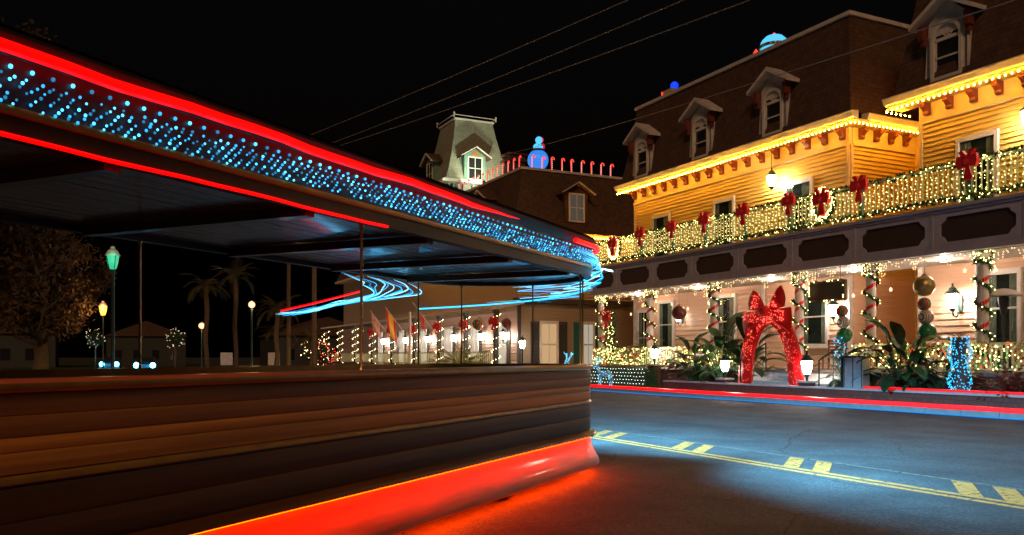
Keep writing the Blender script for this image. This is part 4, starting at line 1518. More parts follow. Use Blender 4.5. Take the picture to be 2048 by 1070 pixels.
MB().tube(jitter(side_path(-LEN, -2.1, .105, 2.875), .008), tap(34, .030), 8).build('roof_light_tube', M_['redled'], trolley, GT, True)
MB().tube(side_path(-.55, 0, .105, 2.86, R(64)), .030, 8).build('roof_light_tube', M_['redled'], trolley, GT, True)
MB().tube(jitter(side_path(-LEN, -4.35, .035, 2.50), .004), .012, 8).build('header_light_tube', M_['redled'], trolley, GT, True)
MB().tube(side_path(-LEN, 0, .058, .498, R(120)), .007, 8).build('added_skirt_tube', M_['skirtglow'], trolley, GT, True)  # hidden tube added to wash the skirt with red
MB().tube(side_path(-LEN, 0, -.02, .135, R(110)), .018, 8).build('underglow_tube', M_['underglow'], trolley, GT, True)
# blue bulbs in slanting rows on the header
bb = MB()
random.seed(41)


tones = [MB(), MB(), MB()]


def on_rail(s_, o, z, rr):
    """bulb at arc length s_ from the near left end, running round the rounded end"""
    if s_ < LEN:
        random.choice(tones).sphere((-LEN + s_, -HALF - o, z), rr, 6, 4)
    else:
        a = -PI / 2 + (s_ - LEN) / 1.18
        if a < PI / 2 + .3:
            random.choice(tones).sphere(((AX + o) * math.cos(a), (HALF + o) * math.sin(a), z), rr, 6, 4)


s_ = 2.5
while s_ < LEN + 2.6:
    on_rail(s_, .036, 2.815, .011)
    s_ += .105
s_ = 2.5
k = 0
while s_ < LEN + 3.2:
    ph_ = math.sin(s_ * 1.3) * .012
    for q in range(7):
        if random.random() < .88:
            on_rail(s_ + q * .022 + random.uniform(-.010, .010), .055, 2.650 + .0205 * q + ph_ + random.uniform(-.004, .004), random.uniform(.0062, .0092))
    s_ += .066
for mb_, m in zip(tones, (M_['blue'], emi('blue_bulb_dim', (.01, .30, .62), .8), emi('blue_bulb_bright', (.06, .55, 1.0), 3.0))):
    stuff(mb_.build('blue_bulbs', m, trolley, GT))
M_['cyanpale2'] = emi('pale_cyan_end_strand', (.15, .65, 1.0), 3.0)
M_['cyandim2'] = emi('dim_blue_end_strand', (.0, .28, .70), 1.4)
# blue strands fanning down round the rounded end
for q in range(14):
    pts = []
    z0, z1 = 2.80 - .013 * q, 2.66 - .032 * q + random.uniform(-.02, .02)
    for k in range(18):
        t = k / 17
        a = -PI / 2 - .25 + t * R(80 + random.uniform(0, 60))
        ex = .05 + .05 * math.sin(PI * t) + .006 * q
        x_ = (AX + ex) * math.cos(a) if a > -PI / 2 else (a + PI / 2) * 1.4
        pts.append((x_, (HALF + ex) * math.sin(max(a, -PI / 2)), z0 + (z1 - z0) * t ** 1.3 - .03 * math.sin(3 * t + q)))
    MB().tube(pts, tap(18, random.uniform(.003, .0065), 6), 5).build('light_strand', M_[('cyanled', 'cyandim2', 'cyanpale2')[q % 3]], trolley, GT, True)
pts = []
for k in range(30):
    t = k / 29
    a = -PI / 2 + PI * t
    pts.append((AX * math.cos(a), HALF * math.sin(a), 2.44 - .30 * t))
MB().tube(pts, .010, 6).build('rear_light_tube', M_['cyanled'], trolley, GT, True)
# strands added on the far side, tracing the swirl of moving lights
random.seed(63)
M_['cyanpale'] = emi('pale_cyan_trail_strand', (.22, .72, 1.0), 3.2)
M_['cyandim'] = emi('dim_blue_trail_strand', (.0, .28, .70), 1.4)
for q in range(15):
    f = q / 14
    xa = -1.35 + 1.25 * f + random.uniform(-.08, .08)         # where the strand leaves the roof edge
    za = 2.50 - .05 * random.random()
    bulge = .10 + .34 * f
    xm, zm_ = -1.15 + .10 * f, 2.26 - .05 * f + random.uniform(-.03, .03)
    ctrl = [Vector((xa - .35 * (1 - f), 0, za)), Vector((xa + bulge * .6, 0, za - .06)), Vector((xa + bulge * .5, 0, (za + zm_) / 2)), Vector((xm + .1, 0, zm_)),
            Vector((-1.7, 0, 2.13 + random.uniform(-.035, .02))), Vector((-2.2, 0, 2.03 + random.uniform(-.03, .015))), Vector((-2.55 - random.uniform(0, .25), 0, 1.945 + random.uniform(-.02, .02)))]
    pts = []
    for k in range(len(ctrl) - 1):
        p0, p1, p2, p3 = ctrl[max(0, k - 1)], ctrl[k], ctrl[k + 1], ctrl[min(len(ctrl) - 1, k + 2)]
        for u in (0, .2, .4, .6, .8):
            pts.append(.5 * ((2 * p1) + (p2 - p0) * u + (2 * p0 - 5 * p1 + 4 * p2 - p3) * u * u + (3 * p1 - p0 - 3 * p2 + p3) * u ** 3))
    pts.append(ctrl[-1])
    pts = [(p.x, HALF + .004 * q, p.z + .004 * math.sin(i_ * 1.1 + q)) for i_, p in enumerate(pts)]
    r_ = random.uniform(.003, .0065)
    MB().tube(pts, tap(len(pts), r_, 9), 5).build('light_strand', M_[('cyanled', 'cyanpale', 'cyandim')[q % 3]], trolley, GT, True)
MB().tube([(-1.25, HALF + .03, 2.30), (-1.7, HALF + .03, 2.20), (-2.2, HALF + .03, 2.09), (-2.72, HALF + .03, 1.985)], .013, 6).build('red_trail_strand', M_['redled'], trolley, GT, True)
for z_ in (2.505, 2.53):
    MB().tube([(-LEN, HALF + .02, z_), (-6.6, HALF + .02, z_ - .005)], .006, 5).build('light_strand', M_['cyanled'], trolley, GT, True)
for a, pw in ((R(-72), 12500), (R(-40), 7500), (R(-12), 10000), (R(20), 12000), (R(48), 8000)):  # spots added to throw blue onto the road
    G = GT @ T((AX + .13) * math.cos(a), (HALF + .13) * math.sin(a), 2.60, rz=a)
    l = bpy.data.lights.new('added_blue_lamp', 'SPOT')
    l.energy = pw
    l.color = (.10, .41, .70)
    l.spot_size = R(108)
    l.spot_blend = 1.0
    l.shadow_soft_size = .012
    link('added_blue_lamp', l, trolley, G @ T(.0, 0, 0, ry=R(-76)))
    # added hood, shaped to cut the beam off above the road
    MB().add([(-.03, -.14, .03), (.16, -.14, -.021), (.16, .14, -.021), (-.03, .14, .03), (-.03, -.14, .036), (.16, -.14, -.015), (.16, .14, -.015), (-.03, .14, .036)],
             [(3, 2, 1, 0), (4, 5, 6, 7), (0, 1, 5, 4), (1, 2, 6, 5), (2, 3, 7, 6), (3, 0, 4, 7)]).build('added_lamp_hood', M_['tfascia'], trolley, G)

# ------------------------------------------------------------------ second building with the tower
inn_ = thing('brown_mansard_house', 'brown house with mansard roof, long porch and floodlit shingled tower', 'building', T(26, 60, .15))
YH0, YH1 = 43.7, 82.0
FS2 = FS(22.0, YH0)
FW2 = FW(22.0, YH1)
MB().box(22.12, 36, YH0 + .12, YH1, .15, 8.7).build('wall_core', M_['taupe'], inn_, ID)
siding(inn_, 'side_wall', FS2, 0, 14, .9, 4.55, .19, M_['taupe'])
siding(inn_, 'upper_side_wall', FS2, 0, 14, 4.85, 8.5, .19, M_['taupe'])
siding(inn_, 'front_wall', FW2, 0, YH1 - YH0, .9, 4.1, .19, M_['rose'])
MB().box(-.3, 14, -.35, .1, 4.56, 4.84).build('belt_course', M_['shut'], inn_, FS2)
MB().box(-.06, .16, -.06, .06, .9, 4.55).build('corner_board', M_['shut'], inn_, FS2)
MB().box(22.0, 36, YH0 + .02, YH1, .15, .9).build('foundation', M_['brickwall'], inn_, ID)
window(inn_, FS2, 1.45, 2.5, .95, 3.4, 2, 'side_door', glass=emi('lit_window', (1.0, .62, .30), .55), frame=M_['trim'])
window(inn_, FS2, 4.3, 5.0, .95, 3.4, 2, 'side_door', glass=emi('lit_window_pale', (.9, .8, .6), .45), frame=M_['trim'])
for (a, b, m) in ((.78, 1.32, 'shut'), (2.63, 3.2, 'shut'), (3.65, 4.17, 'teal'), (5.13, 5.68, 'teal')):
    s_ = MB().ring([(a, .9), (b, .9), (b, 3.5), (a, 3.5)], [(a + .07, .98), (b - .07, .98), (b - .07, 3.42), (a + .07, 3.42)], -.10, -.05).build('shutter', M_[m], inn_, FS2)
    for k in range(20):
        z_ = 1.0 + k * .12
        MB().add([(a + .07, -.06, z_), (b - .07, -.06, z_), (b - .07, -.092, z_ + .02), (a + .07, -.092, z_ + .02), (b - .07, -.06, z_ + .11), (a + .07, -.06, z_ + .11)],
                 [(0, 1, 2, 3), (3, 2, 4, 5)]).build('slat', M_[m], s_, FS2)
mr = mansard('mansard_roof', 21.35, 36.5, YH0 - .65, YH1, 8.70, 12.4, 1.15, inn_, M_['roof'])
MB().box(21.25, 36.6, YH0 - .75, YH1, 8.52, 8.69).build('eave', M_['frieze'], inn_, ID)


def gable_dormer(F, xc, z0, w, h, wallm, roofm, trimm, dep, parent, glassm=None, gable=None):
    G = F @ T(xc, 0, z0)
    hw = w / 2
    d = MB().prism([(-hw - .22, 0), (hw + .22, 0), (hw + .22, h + .15), (0, h + .15 + (hw + .22) * .62), (-hw - .22, h + .15)], 0, dep).build('dormer', wallm, parent, G)
    rf = MB()
    ov = hw + .55
    ap = h + .27 + (hw + .22) * .62
    ev = ap - ov * .62
    for sg in (-1, 1):
        rf.add([(0, -.3, ap), (sg * ov, -.3, ev), (sg * ov, dep, ev), (0, dep, ap), (0, -.3, ap - .1), (sg * ov, -.3, ev - .1), (sg * ov, dep, ev - .1), (0, dep, ap - .1)],
               [(0, 1, 2, 3), (7, 6, 5, 4), (1, 5, 6, 2), (2, 6, 7, 3)])
    rf.build('dormer_roof', roofm, d, G)
    vb = MB()
    for sg in (-1, 1):
        vb.bar((0, -.33, ap - .04), (sg * (ov + .02), -.33, ev - .04), .05, .12, (0, 1, 0))
    vb.build('verge_board', trimm, d, G)
    window(d, G, -hw + .1, hw - .1, .12, h, 2, 'dormer_window', .09, glassm, M_['whitepole'])
    if gable:
        MB().prism([(-hw * .7, h + .2), (hw * .7, h + .2), (0, h + .2 + hw * .5)], -.04, -.002).build('gable_panel', gable, d, G)
    return d


# make window parts of a dormer stay at the third level
_old_window = window


def flat_window(parent, F, x0, x1, z0, z1, glass):
    MB().ring([(x0 - .09, z0 - .09), (x1 + .09, z0 - .09), (x1 + .09, z1 + .09), (x0 - .09, z1 + .09)], [(x0, z0), (x1, z0), (x1, z1), (x0, z1)], -.06, -.004).build('window_frame', M_['whitepole'], parent, F)
    xm, zm = (x0 + x1) / 2, (z0 + z1) / 2
    for a, b in ((x0, xm - .02), (xm + .02, x1)):
        for c, d in ((z0, zm - .02), (zm + .02, z1)):
            MB().box(a, b, -.03, -.004, c, d).build('pane', glass, parent, F)
    MB().box(xm - .022, xm + .022, -.05, -.031, z0, z1).box(x0, x1, -.05, -.031, zm - .022, zm + .022).build('muntin', M_['whitepole'], parent, F)


def window(parent, F, x0, x1, z0, z1, muntin=1, name='window', trim=.11, glass=None, frame=None):
    if name == 'dormer_window':
        return flat_window(parent, F, x0, x1, z0, z1, glass or M_['glass'])
    return _old_window(parent, F, x0, x1, z0, z1, muntin, name, trim, glass, frame)


gable_dormer(FS(22.0, YH0 - .45), 3.62, 9.35, 1.1, 1.65, M_['roof'], M_['roof'], M_['dorm'], 1.6, inn_, emi('dim_window', (.55, .5, .42), .10))
gable_dormer(FW(21.55, 47.8), 0, 9.35, 1.1, 1.65, M_['roof'], M_['roof'], M_['dorm'], 1.6, inn_)
gable_dormer(FW(21.55, 54.8), 0, 9.35, 1.1, 1.65, M_['roof'], M_['roof'], M_['dorm'], 1.6, inn_)
MB().box(25.0, 26.2, 51.0, 52.0, 12.4, 15.0).box(24.88, 26.32, 50.88, 52.12, 14.55, 14.75).box(24.88, 26.32, 50.88, 52.12, 15.0, 15.12).build('chimney', M_['brickwall'], inn_, ID)

# tower
tw = MB()
tx0, tx1, ty0, ty1 = 21.55, 26.75, 53.7, 58.9
lv = [(-.05, 13.55), (.30, 14.3), (.66, 15.5), (.98, 16.9), (1.18, 18.0)]
for i, z in lv:
    tw.v += [(tx0 + i, ty0 + i, z), (tx1 - i, ty0 + i, z), (tx1 - i, ty1 - i, z), (tx0 + i, ty1 - i, z)]
for k in range(4):
    for c in range(4):
        d = (c + 1) % 4
        tw.f.append((k * 4 + c, k * 4 + d, k * 4 + 4 + d, k * 4 + 4 + c)); tw.m.append(0)
tw.f.append((16, 17, 18, 19)); tw.m.append(0)
tower = tw.build('tower_roof', M_['towershingle'], inn_, ID)
MB().box(tx0 + .3, tx1 - .3, ty0 + .3, ty1 - .3, 12.3, 13.3).build('tower_base', M_['towertrim'], inn_, ID)
MB().box(tx0 - .45, tx1 + .45, ty0 - .45, ty1 + .45, 13.30, 13.44).box(tx0 - .3, tx1 + .3, ty0 - .3, ty1 + .3, 13.44, 13.55).build('tower_eave', M_['whitepole'], inn_, ID)
MB().box(tx0 + 1.08, tx1 - 1.08, ty0 + 1.08, ty1 - 1.08, 18.0, 18.12).build('tower_cap', M_['whitepole'], inn_, ID)
cr_ = MB()
for (x_, y_) in ((tx0 + 1, ty0 + 1), (tx1 - 1, ty0 + 1), (tx1 - 1, ty1 - 1), (tx0 + 1, ty1 - 1)):
    cr_.lathe([(.05, 18.12), (.05, 18.36), (.08, 18.38), (.08, 18.43), (.02, 18.5)], 6, (x_, y_, 0))
for a, b in (((tx0 + 1, ty0 + 1), (tx1 - 1, ty0 + 1)), ((tx0 + 1, ty1 - 1), (tx0 + 1, ty0 + 1)), ((tx1 - 1, ty0 + 1), (tx1 - 1, ty1 - 1))):
    cr_.bar((a[0], a[1], 18.30), (b[0], b[1], 18.30), .04)
cr_.build('tower_cresting', M_['whitepole'], inn_, ID)
ORANGE = mat('orange_gable', (.5, .14, .04), .5)
gable_dormer(FS(tx0, ty0 + .02), 2.15, 13.6, 1.15, 1.55, M_['towertrim'], M_['roof'], M_['whitepole'], 1.7, inn_, None, ORANGE)
gable_dormer(FW(tx0 + .02, ty1), 2.1, 13.6, 1.15, 1.55, M_['towertrim'], M_['roof'], M_['whitepole'], 1.7, inn_, None, ORANGE)
for k in range(5):
    MB().box(tx0 + .5 + k * .75, tx0 + .62 + k * .75, ty0 - .05, ty0 + .3, 12.85, 13.3).build('tower_bracket', M_['towertrim'], inn_, ID)
for k in range(5):
    MB().box(tx0 - .05, tx0 + .3, ty0 + .5 + k * .75, ty0 + .62 + k * .75, 12.85, 13.3).build('tower_bracket', M_['towertrim'], inn_, ID)


def flood(label, p, target, power, color):
    t = thing('floodlight', label, 'floodlight', T(*p), 'floodlights on the flat roof')
    d = (Vector(target) - Vector(p)).normalized()
    q = d.to_track_quat('-Z', 'Y')
    G = Matrix.Translation(p) @ q.to_matrix().to_4x4()
    MB().box(-.12, .12, -.09, .09, .0, .10).build('housing', M_['darkmetal'], t, G)
    MB().box(-.10, .10, -.07, .07, -.006, -.001).build('lens', emi('flood_lens', color, 6), t, G)
    MB().tube([(p[0], p[1], p[2]), (p[0], p[1], p[2] - .3)], .02, 5).build('stem', M_['darkmetal'], t, ID)
    l = bpy.data.lights.new('flood_lamp', 'SPOT')
    l.energy = power
    l.color = color
    l.spot_size = R(95)
    l.spot_blend = .6
    l.shadow_soft_size = .1
    link('flood_lamp', l, t, G @ T(0, 0, -.03))


flood('floodlight on the roof in front of the tower', (23.7, 51.2, 12.75), (24.0, 55.2, 16.6), 850, (.95, .95, .62))
flood('floodlight at the street edge of the roof lighting the tower side', (22.65, 50.0, 12.75), (22.6, 55.5, 15.8), 800, (.8, 1.0, .72))

# long porch of the second building
PX = 20.3
prf = MB().add([(19.85, 42.9, 4.10), (19.85, YH1, 4.10), (22.0, YH1, 4.45), (22.0, 42.9, 4.45), (19.85, 42.9, 4.22), (19.85, YH1, 4.22), (22.0, YH1, 4.55), (22.0, 42.9, 4.55)],
               [(0, 1, 2, 3), (7, 6, 5, 4), (0, 4, 5, 1), (1, 5, 6, 2), (2, 6, 7, 3), (3, 7, 4, 0)])
prf.build('porch_roof', M_['dorm'], inn_, ID)
MB().box(19.9, 22.0, 42.9, YH1, .15, .85).build('porch_base', M_['brickwall'], inn_, ID)
posts2 = [43.1, 47.4, 51.8, 56.5, 61.5, 66.5, 71.5, 76.5, 81.5]
pcm = MB().box(-.11, .11, -.11, .11, .85, 4.12).box(-.15, .15, -.15, .15, 3.9, 4.1).mesh('porch_post', M_['shut'])
random.seed(77)
g2, b2 = MB(), MB()
for k in range(90):
    t_ = k / 89
    a = 2 * PI * 5 * t_
    q = (math.cos(a) * .17, math.sin(a) * .17, .9 + 3.0 * t_)
    tuft(g2, q, .11, 6)
    if k % 2 == 0:
        b2.octa((q[0] * 1.5, q[1] * 1.5, q[2]), .026)
g2m, b2m = g2.mesh('garland', M_['garland']), b2.mesh('bulbs', M_['warmsoft'])
bow2 = bow_mesh(.7, M_['red'])
for i, y in enumerate(posts2):
    link('porch_post', pcm, inn_, T(PX, y, 0))
    g = tag(link('post_garland', g2m, None, T(PX, y, 0)), 'lit garland round the %s porch post of the brown house from the hotel' % ORD[i], 'garland', 'garlands on the brown house posts')
    stuff(link('bulbs', b2m, g, T(PX, y, 0)))
    if i < 6:
        tag(link('bow', bow2, None, T(PX - .22, y - .1, 3.4, rz=R(-60), s=1.2)), 'red bow on the %s porch post of the brown house from the hotel' % ORD[i], 'bow', 'bows on the brown house posts')
MB().box(PX - .04, PX + .04, 43.2, YH1, 1.70, 1.76).box(PX - .03, PX + .03, 43.2, YH1, 1.0, 1.05).build('porch_rail', M_['rail'], inn_, ID)
bmr = MB().box(-.02, .02, -.02, .02, 1.05, 1.70).mesh('baluster', M_['rail'])
for k in range(130):
    link('baluster', bmr, inn_, T(PX, 43.4 + k * .28, 0))
for (a, b) in ((45.2, 46.2), (49.2, 50.2), (53.6, 54.8), (58.5, 59.5), (63.5, 64.5), (69, 70)):
    w = window(inn_, FW2, YH1 - b, YH1 - a, 1.0, 3.35, 2, 'porch_window', glass=emi('porch_window_light', (1.0, .85, .66), .5))
    for xx in (YH1 - b - .55, YH1 - a + .13):
        MB().box(xx, xx + .42, -.09, -.05, .95, 3.45).build('shutter', M_['shut'], inn_, FW2)
for i, y in enumerate((45.0, 48.3, 52.7, 57.6, 62.4, 68.0)):
    lantern('porch_lantern', 'bright wall lantern on the porch of the brown house, %s from the hotel' % ORD[i], (21.65, y, 2.7), 1.2, 'wall', light=90, color=(1.0, .78, .58), gm=M_['hot'], group='porch lanterns of the brown house')
lantern('post_lantern', 'glowing lantern on a post at the corner of the brown house', (21.6, 42.4, 2.15), 1.3, 'none', gm=M_['hot'])
tag(MB().lathe([(.05, .15), (.05, 1.83)], 8, (21.6, 42.4, 0)).build('lamp_post', M_['verdigris']), 'thin dark post carrying the lantern at the brown house corner', 'post')
bauble('red ornament ball hanging from the brown house porch', (20.2, 45.3, 3.35), .35, M_['rg'], 4.1)
bauble('dark ornament ball hanging nearest the brown house corner', (20.9, 43.0, 3.35), .28, M_['maroon'], 4.2)
for i, y in enumerate((44.6, 46.6, 49.6)):
    palm('golden lit palm bush in front of the brown house porch, %s from the hotel' % ORD[i], (19.75, y, .15), (1.5, 2.3, 1.4)[i], 24, 50 + i, FR_S, .5, group='palm bushes before the brown house')
    d = thing('added_palm_uplight', 'small added uplight at the foot of the %s palm bush' % ORD[i], 'spotlight', T(19.62, y - .5, .15), 'added palm uplights')
    MB().lathe([(.03, 0), (.05, .12), (.06, .16), (.02, .16)], 8, (19.62, y - .5, .15)).build('housing', M_['darkmetal'], d, ID)
    lamp(d, (19.45, y - .75, .5), 22, (1.0, .72, .25), .08)  # added source that brightens the fronds, housing included
# strings on the eave of the second building
sash_string('eave_lights', 'warm bulbs along the side eave of the brown house', [(21.2, YH0 - .8, 8.50), (33, YH0 - .8, 8.50)], 0, .22, .045, M_['warm'])
sash_string('eave_lights', 'warm bulbs along the street eave of the brown house', [(21.2, YH0 - .8, 8.50), (21.2, 60, 8.50)], 0, .3, .035, M_['warm'])

# candy canes on the roof edge
cane = MB()
pts = [(0, 0, 0), (0, 0, .35), (0, 0, .68)] + [(.09 - .09 * math.cos(a), 0, .68 + .09 * math.sin(a)) for a in (R(45), R(90), R(135), R(180))] + [(.18, 0, .62)]
cane.tube(pts, .036, 7)
M_['canelit'] = emi('candy_cane_red', (1.0, .05, .03), 1.5)
M_['canewhite'] = emi('candy_cane_white', (1.0, .62, .5), 1.0)
canem = cane.mesh('candy_cane', M_['canelit'], True)
cst = MB()
for k in range(6):
    z_ = .06 + k * .115
    cst.lathe([(.040, z_ - .022), (.040, z_ + .022)], 8)
cstm = cst.mesh('stripes', M_['canewhite'])
for i, x in enumerate((23.15, 23.82, 24.49, 25.18, 25.83, 26.53, 27.24, 27.92, 28.61)):
    o = tag(link('candy_cane', canem, None, T(x, YH0 + .50, 12.52, ry=random.uniform(-.06, .06), s=1.02)), 'red candy cane on the side roof edge of the brown house, %s from its corner' % ORD[i], 'candy cane', 'candy canes on the roof edge')
    stuff(link('stripes', cstm, o, T(x, YH0 + .50, 12.52, s=1.02)))
for k in range(18):
    y = 44.6 + k * .75
    o = tag(link('candy_cane', canem, None, T(22.52, y, 12.52, rz=R(-90), ry=random.uniform(-.06, .06), s=.95)), 'red candy cane on the street roof edge of the brown house, %s from its corner' % ORD[k], 'candy cane', 'candy canes on the street roof edge')
    stuff(link('stripes', cstm, o, T(22.52, y, 12.52, s=.95)))

# snowman on the roof
M_['snowblue'] = emi('blue_inflatable', (.03, .28, 1.0), .9)
M_['snowcyan'] = emi('cyan_inflatable', (.10, .62, 1.0), 1.1)
M_['snowpink'] = emi('pink_inflatable', (1.0, .02, .12), .6)
sn = thing('inflatable_snowman', 'round blue glowing inflatable snowman on the flat roof', 'inflatable', T(24.3, 45.6, 12.4))
G = T(24.3, 45.6, 12.4)
MB().lathe([(.3, .0), (.55, .05), (.5, .3), (.3, .4)], 16).build('base', M_['snowpink'], sn, G, True)
MB().sphere((0, 0, 1.0), .64, 20, 12).build('belly', M_['snowblue'], sn, G, True)
MB().lathe([(.38, 1.52), (.40, 1.60), (.36, 1.66)], 16).build('scarf', M_['shut'], sn, G, True)
MB().sphere((0, 0, 1.80), .30, 16, 10, .75).build('head', M_['snowcyan'], sn, G, True)
MB().sphere((.06, -.0, 2.22), .22, 14, 9).build('top_ball', M_['snowcyan'], sn, G, True)
MB().sphere((.22, .02, 2.25), .17, 12, 8).build('hat', M_['snowpink'], sn, G, True)
MB().sphere((.32, .0, 1.85), .14, 12, 8, 1.4).build('mitten', M_['snowpink'], sn, G, True)
for sx in (-.09, .10):
    MB().sphere((sx, -.27, 1.88), .035, 8, 6).build('eye', M_['shut'], sn, G, True)

# ornaments on the hotel roof
ig = thing('inflatable_dome', 'cyan glowing inflatable dome on the hotel roof ridge', 'inflatable', T(25.0, 26.4, 13.56))
G = T(25.0, 26.4, 13.56)
MB().lathe([(.34, 0), (.50, .10), (.56, .42), (.54, .50)], 18).build('bowl', M_['snowcyan'], ig, G, True)
MB().lathe([(.60, .50), (.62, .56), (.60, .62)], 18).build('band', M_['silver'], ig, G, True)
MB().lathe([(.58, .62), (.50, .82), (.34, .98), (.14, 1.06), (.001, 1.08)], 18).build('dome', M_['snowcyan'], ig, G, True)
MB().sphere((0, 0, 1.10), .06, 8, 6).build('knob', M_['canelit'], ig, G, True)
ef = thing('light_up_elf', 'small light-up figure with red hat beside the cyan dome on the hotel roof', 'ornament', T(24.9, 27.35, 13.56))
G = T(24.9, 27.35, 13.56)
MB().lathe([(.20, 0), (.17, .16), (.10, .34), (.06, .38)], 12).build('body', emi('teal_plastic', (.05, .75, .55), .8), ef, G, True)
MB().sphere((0, 0, .48), .13, 12, 8).build('head', emi('pale_plastic', (1.0, .72, .45), .8), ef, G, True)
MB().lathe([(.135, .54), (.11, .62), (.05, .72), (.01, .78)], 12).build('hat', M_['canelit'], ef, G, True)
ct = tag(thing('gift_box', 'pale box with a blue lit ball on the far hotel roof', 'box', T(24.9, 33.0, 13.56)), 'pale box with a blue lit ball on the far hotel roof', 'box')
G = T(24.9, 33.0, 13.56)
MB().box(-.35, .35, -.35, .35, 0, .62).build('box', M_['frieze'], ct, G)
MB().box(-.40, .40, .352, .40, .1, .60).build('ribbon', M_['canelit'], ct, G)
MB().sphere((0, -.1, .82), .20, 14, 9).build('ball', emi('deep_blue_plastic', (.0, .05, 1.0), 1.3), ct, G, True)

# ------------------------------------------------------------------ background on the left
def tree(label, p, h, cr_h, rx, seed, n_leaf, m, crown_z0):
    random.seed(seed)
    t = thing('oak_tree', label, 'tree', T(*p), 'trees across the street')
    tr = MB()
    tr.tube([(p[0], p[1], p[2] - .1), (p[0] + .1, p[1], p[2] + 1.2), (p[0], p[1] + .2, p[2] + 3.0), (p[0] + .2, p[1], p[2] + h * .45)], [.6, .42, .36, .22], 10)
    tips = []
    for k in range(16):
        a = 2 * PI * k * .381966
        z0 = p[2] + random.uniform(1.8, h * .42)
        r_ = rx * random.uniform(.45, .85)
        zt = z0 + random.uniform(.1, .45) * h * .8
        pts = [(p[0], p[1], z0)]
        for q in range(1, 6):
            u = q / 5
            pts.append((p[0] + r_ * u * math.cos(a + .3 * u) + random.uniform(-.2, .2), p[1] + r_ * u * math.sin(a + .3 * u), z0 + (zt - z0) * u ** 1.2 + random.uniform(-.15, .15)))
        tr.tube(pts, [.16, .13, .10, .08, .05, .03], 6)
        tips.append(pts)
    tr.build('trunk', M_['bark'], t, ID, True)
    lf = MB()
    cl = []
    for k in range(150):
        a = random.uniform(0, 2 * PI)
        u = random.uniform(-1, 1)
        rr = random.uniform(.55, 1.0)
        q = Vector((rx * rr * math.sqrt(1 - u * u) * math.cos(a), rx * rr * math.sqrt(1 - u * u) * math.sin(a), crown_z0 + cr_h * (.5 + .5 * u * rr)))
        cl.append((q + Vector((p[0], p[1], p[2])), random.uniform(.6, 1.25)))
    for k in range(n_leaf):
        c, r_ = random.choice(cl)
        d = Vector((random.gauss(0, 1), random.gauss(0, 1), random.gauss(0, .8)))
        q = c + d.normalized() * r_ * random.uniform(.3, 1.0)
        e1 = Vector((random.gauss(0, 1), random.gauss(0, 1), random.gauss(0, 1))).normalized()
        e2 = e1.orthogonal().normalized()
        s_ = random.uniform(.10, .20)
        lf.add([q - e1 * s_, q - e2 * s_ * .5, q + e1 * s_, q + e2 * s_ * .5], [(0, 1, 2, 3)])
    stuff(lf.build('crown', m, t, ID))
    return t


tree('big spreading oak at the left edge behind the trolley', (-4.6, 39.5, .12), 15.5, 12.5, 4.6, 3, 26000, M_['oakleaf'], 2.6)
tree('smaller dark oak further down the left side of the street', (-3.0, 62.0, .12), 10.0, 7.5, 4.0, 6, 9000, M_['oakleaf'], 2.4)


def street_lamp(label, p, h, gm, s, power, color, group=None, globe=False):
    t = thing('street_lamp', label, 'street lamp', T(*p), group)
    G = T(*p)
    MB().lathe([(.16, 0), (.17, .12), (.10, .25), (.08, .6), (.055, .7), (.05, h - .5 * s), (.09, h - .42 * s), (.05, h - .38 * s)], 10).build('pole', M_['verdigris'], t, G, True)
    if globe:
        MB().sphere((0, 0, h), .30 * s, 14, 9).build('globe', gm, t, G, True)
        MB().lathe([(.12 * s, h + .27 * s), (.05, h + .36 * s), (.01, h + .42 * s)], 8).build('cap', M_['verdigris'], t, G)
    else:
        MB().lathe([(.14 * s, h - .36 * s), (.22 * s, h - .1 * s), (.26 * s, h + .22 * s)], 8).build('glass', gm, t, G)
        MB().lathe([(.32 * s, h + .22 * s), (.30 * s, h + .28 * s), (.20 * s, h + .46 * s), (.10 * s, h + .54 * s), (.09 * s, h + .62 * s), (.01, h + .66 * s)], 10).build('cap', M_['dorm'], t, G)
        cg = MB()
        for k in range(4):
            a = k * PI / 2 + .4
            cg.bar((.15 * s * math.cos(a), .15 * s * math.sin(a), h - .36 * s), (.28 * s * math.cos(a), .28 * s * math.sin(a), h + .22 * s), .025 * s)
        cg.build('cage', M_['verdigris'], t, G)
    if power:
        lamp(t, (p[0], p[1] - .5 * s, p[2] + h), power, color, .25)


street_lamp('tall street lamp with green glass lantern on the left', (.55, 27.6, 0), 4.3, M_['greenglass'], .66, 14, (.2, 1.0, .55))
street_lamp('street lamp with amber glass lantern beside the oak', (.63, 59.9, .12), 4.3, M_['amberglass'], .9, 160, (1.0, .5, .12))
street_lamp('orange globe street lamp far down the street', (8.8, 80.4, 0), 4.2, M_['sodium'], .9, 500, (1.0, .5, .2), globe=True)
street_lamp('brighter orange globe street lamp nearer the palms', (8.1, 49.6, 0), 4.4, M_['sodium'], .62, 420, (1.0, .5, .2), globe=True)

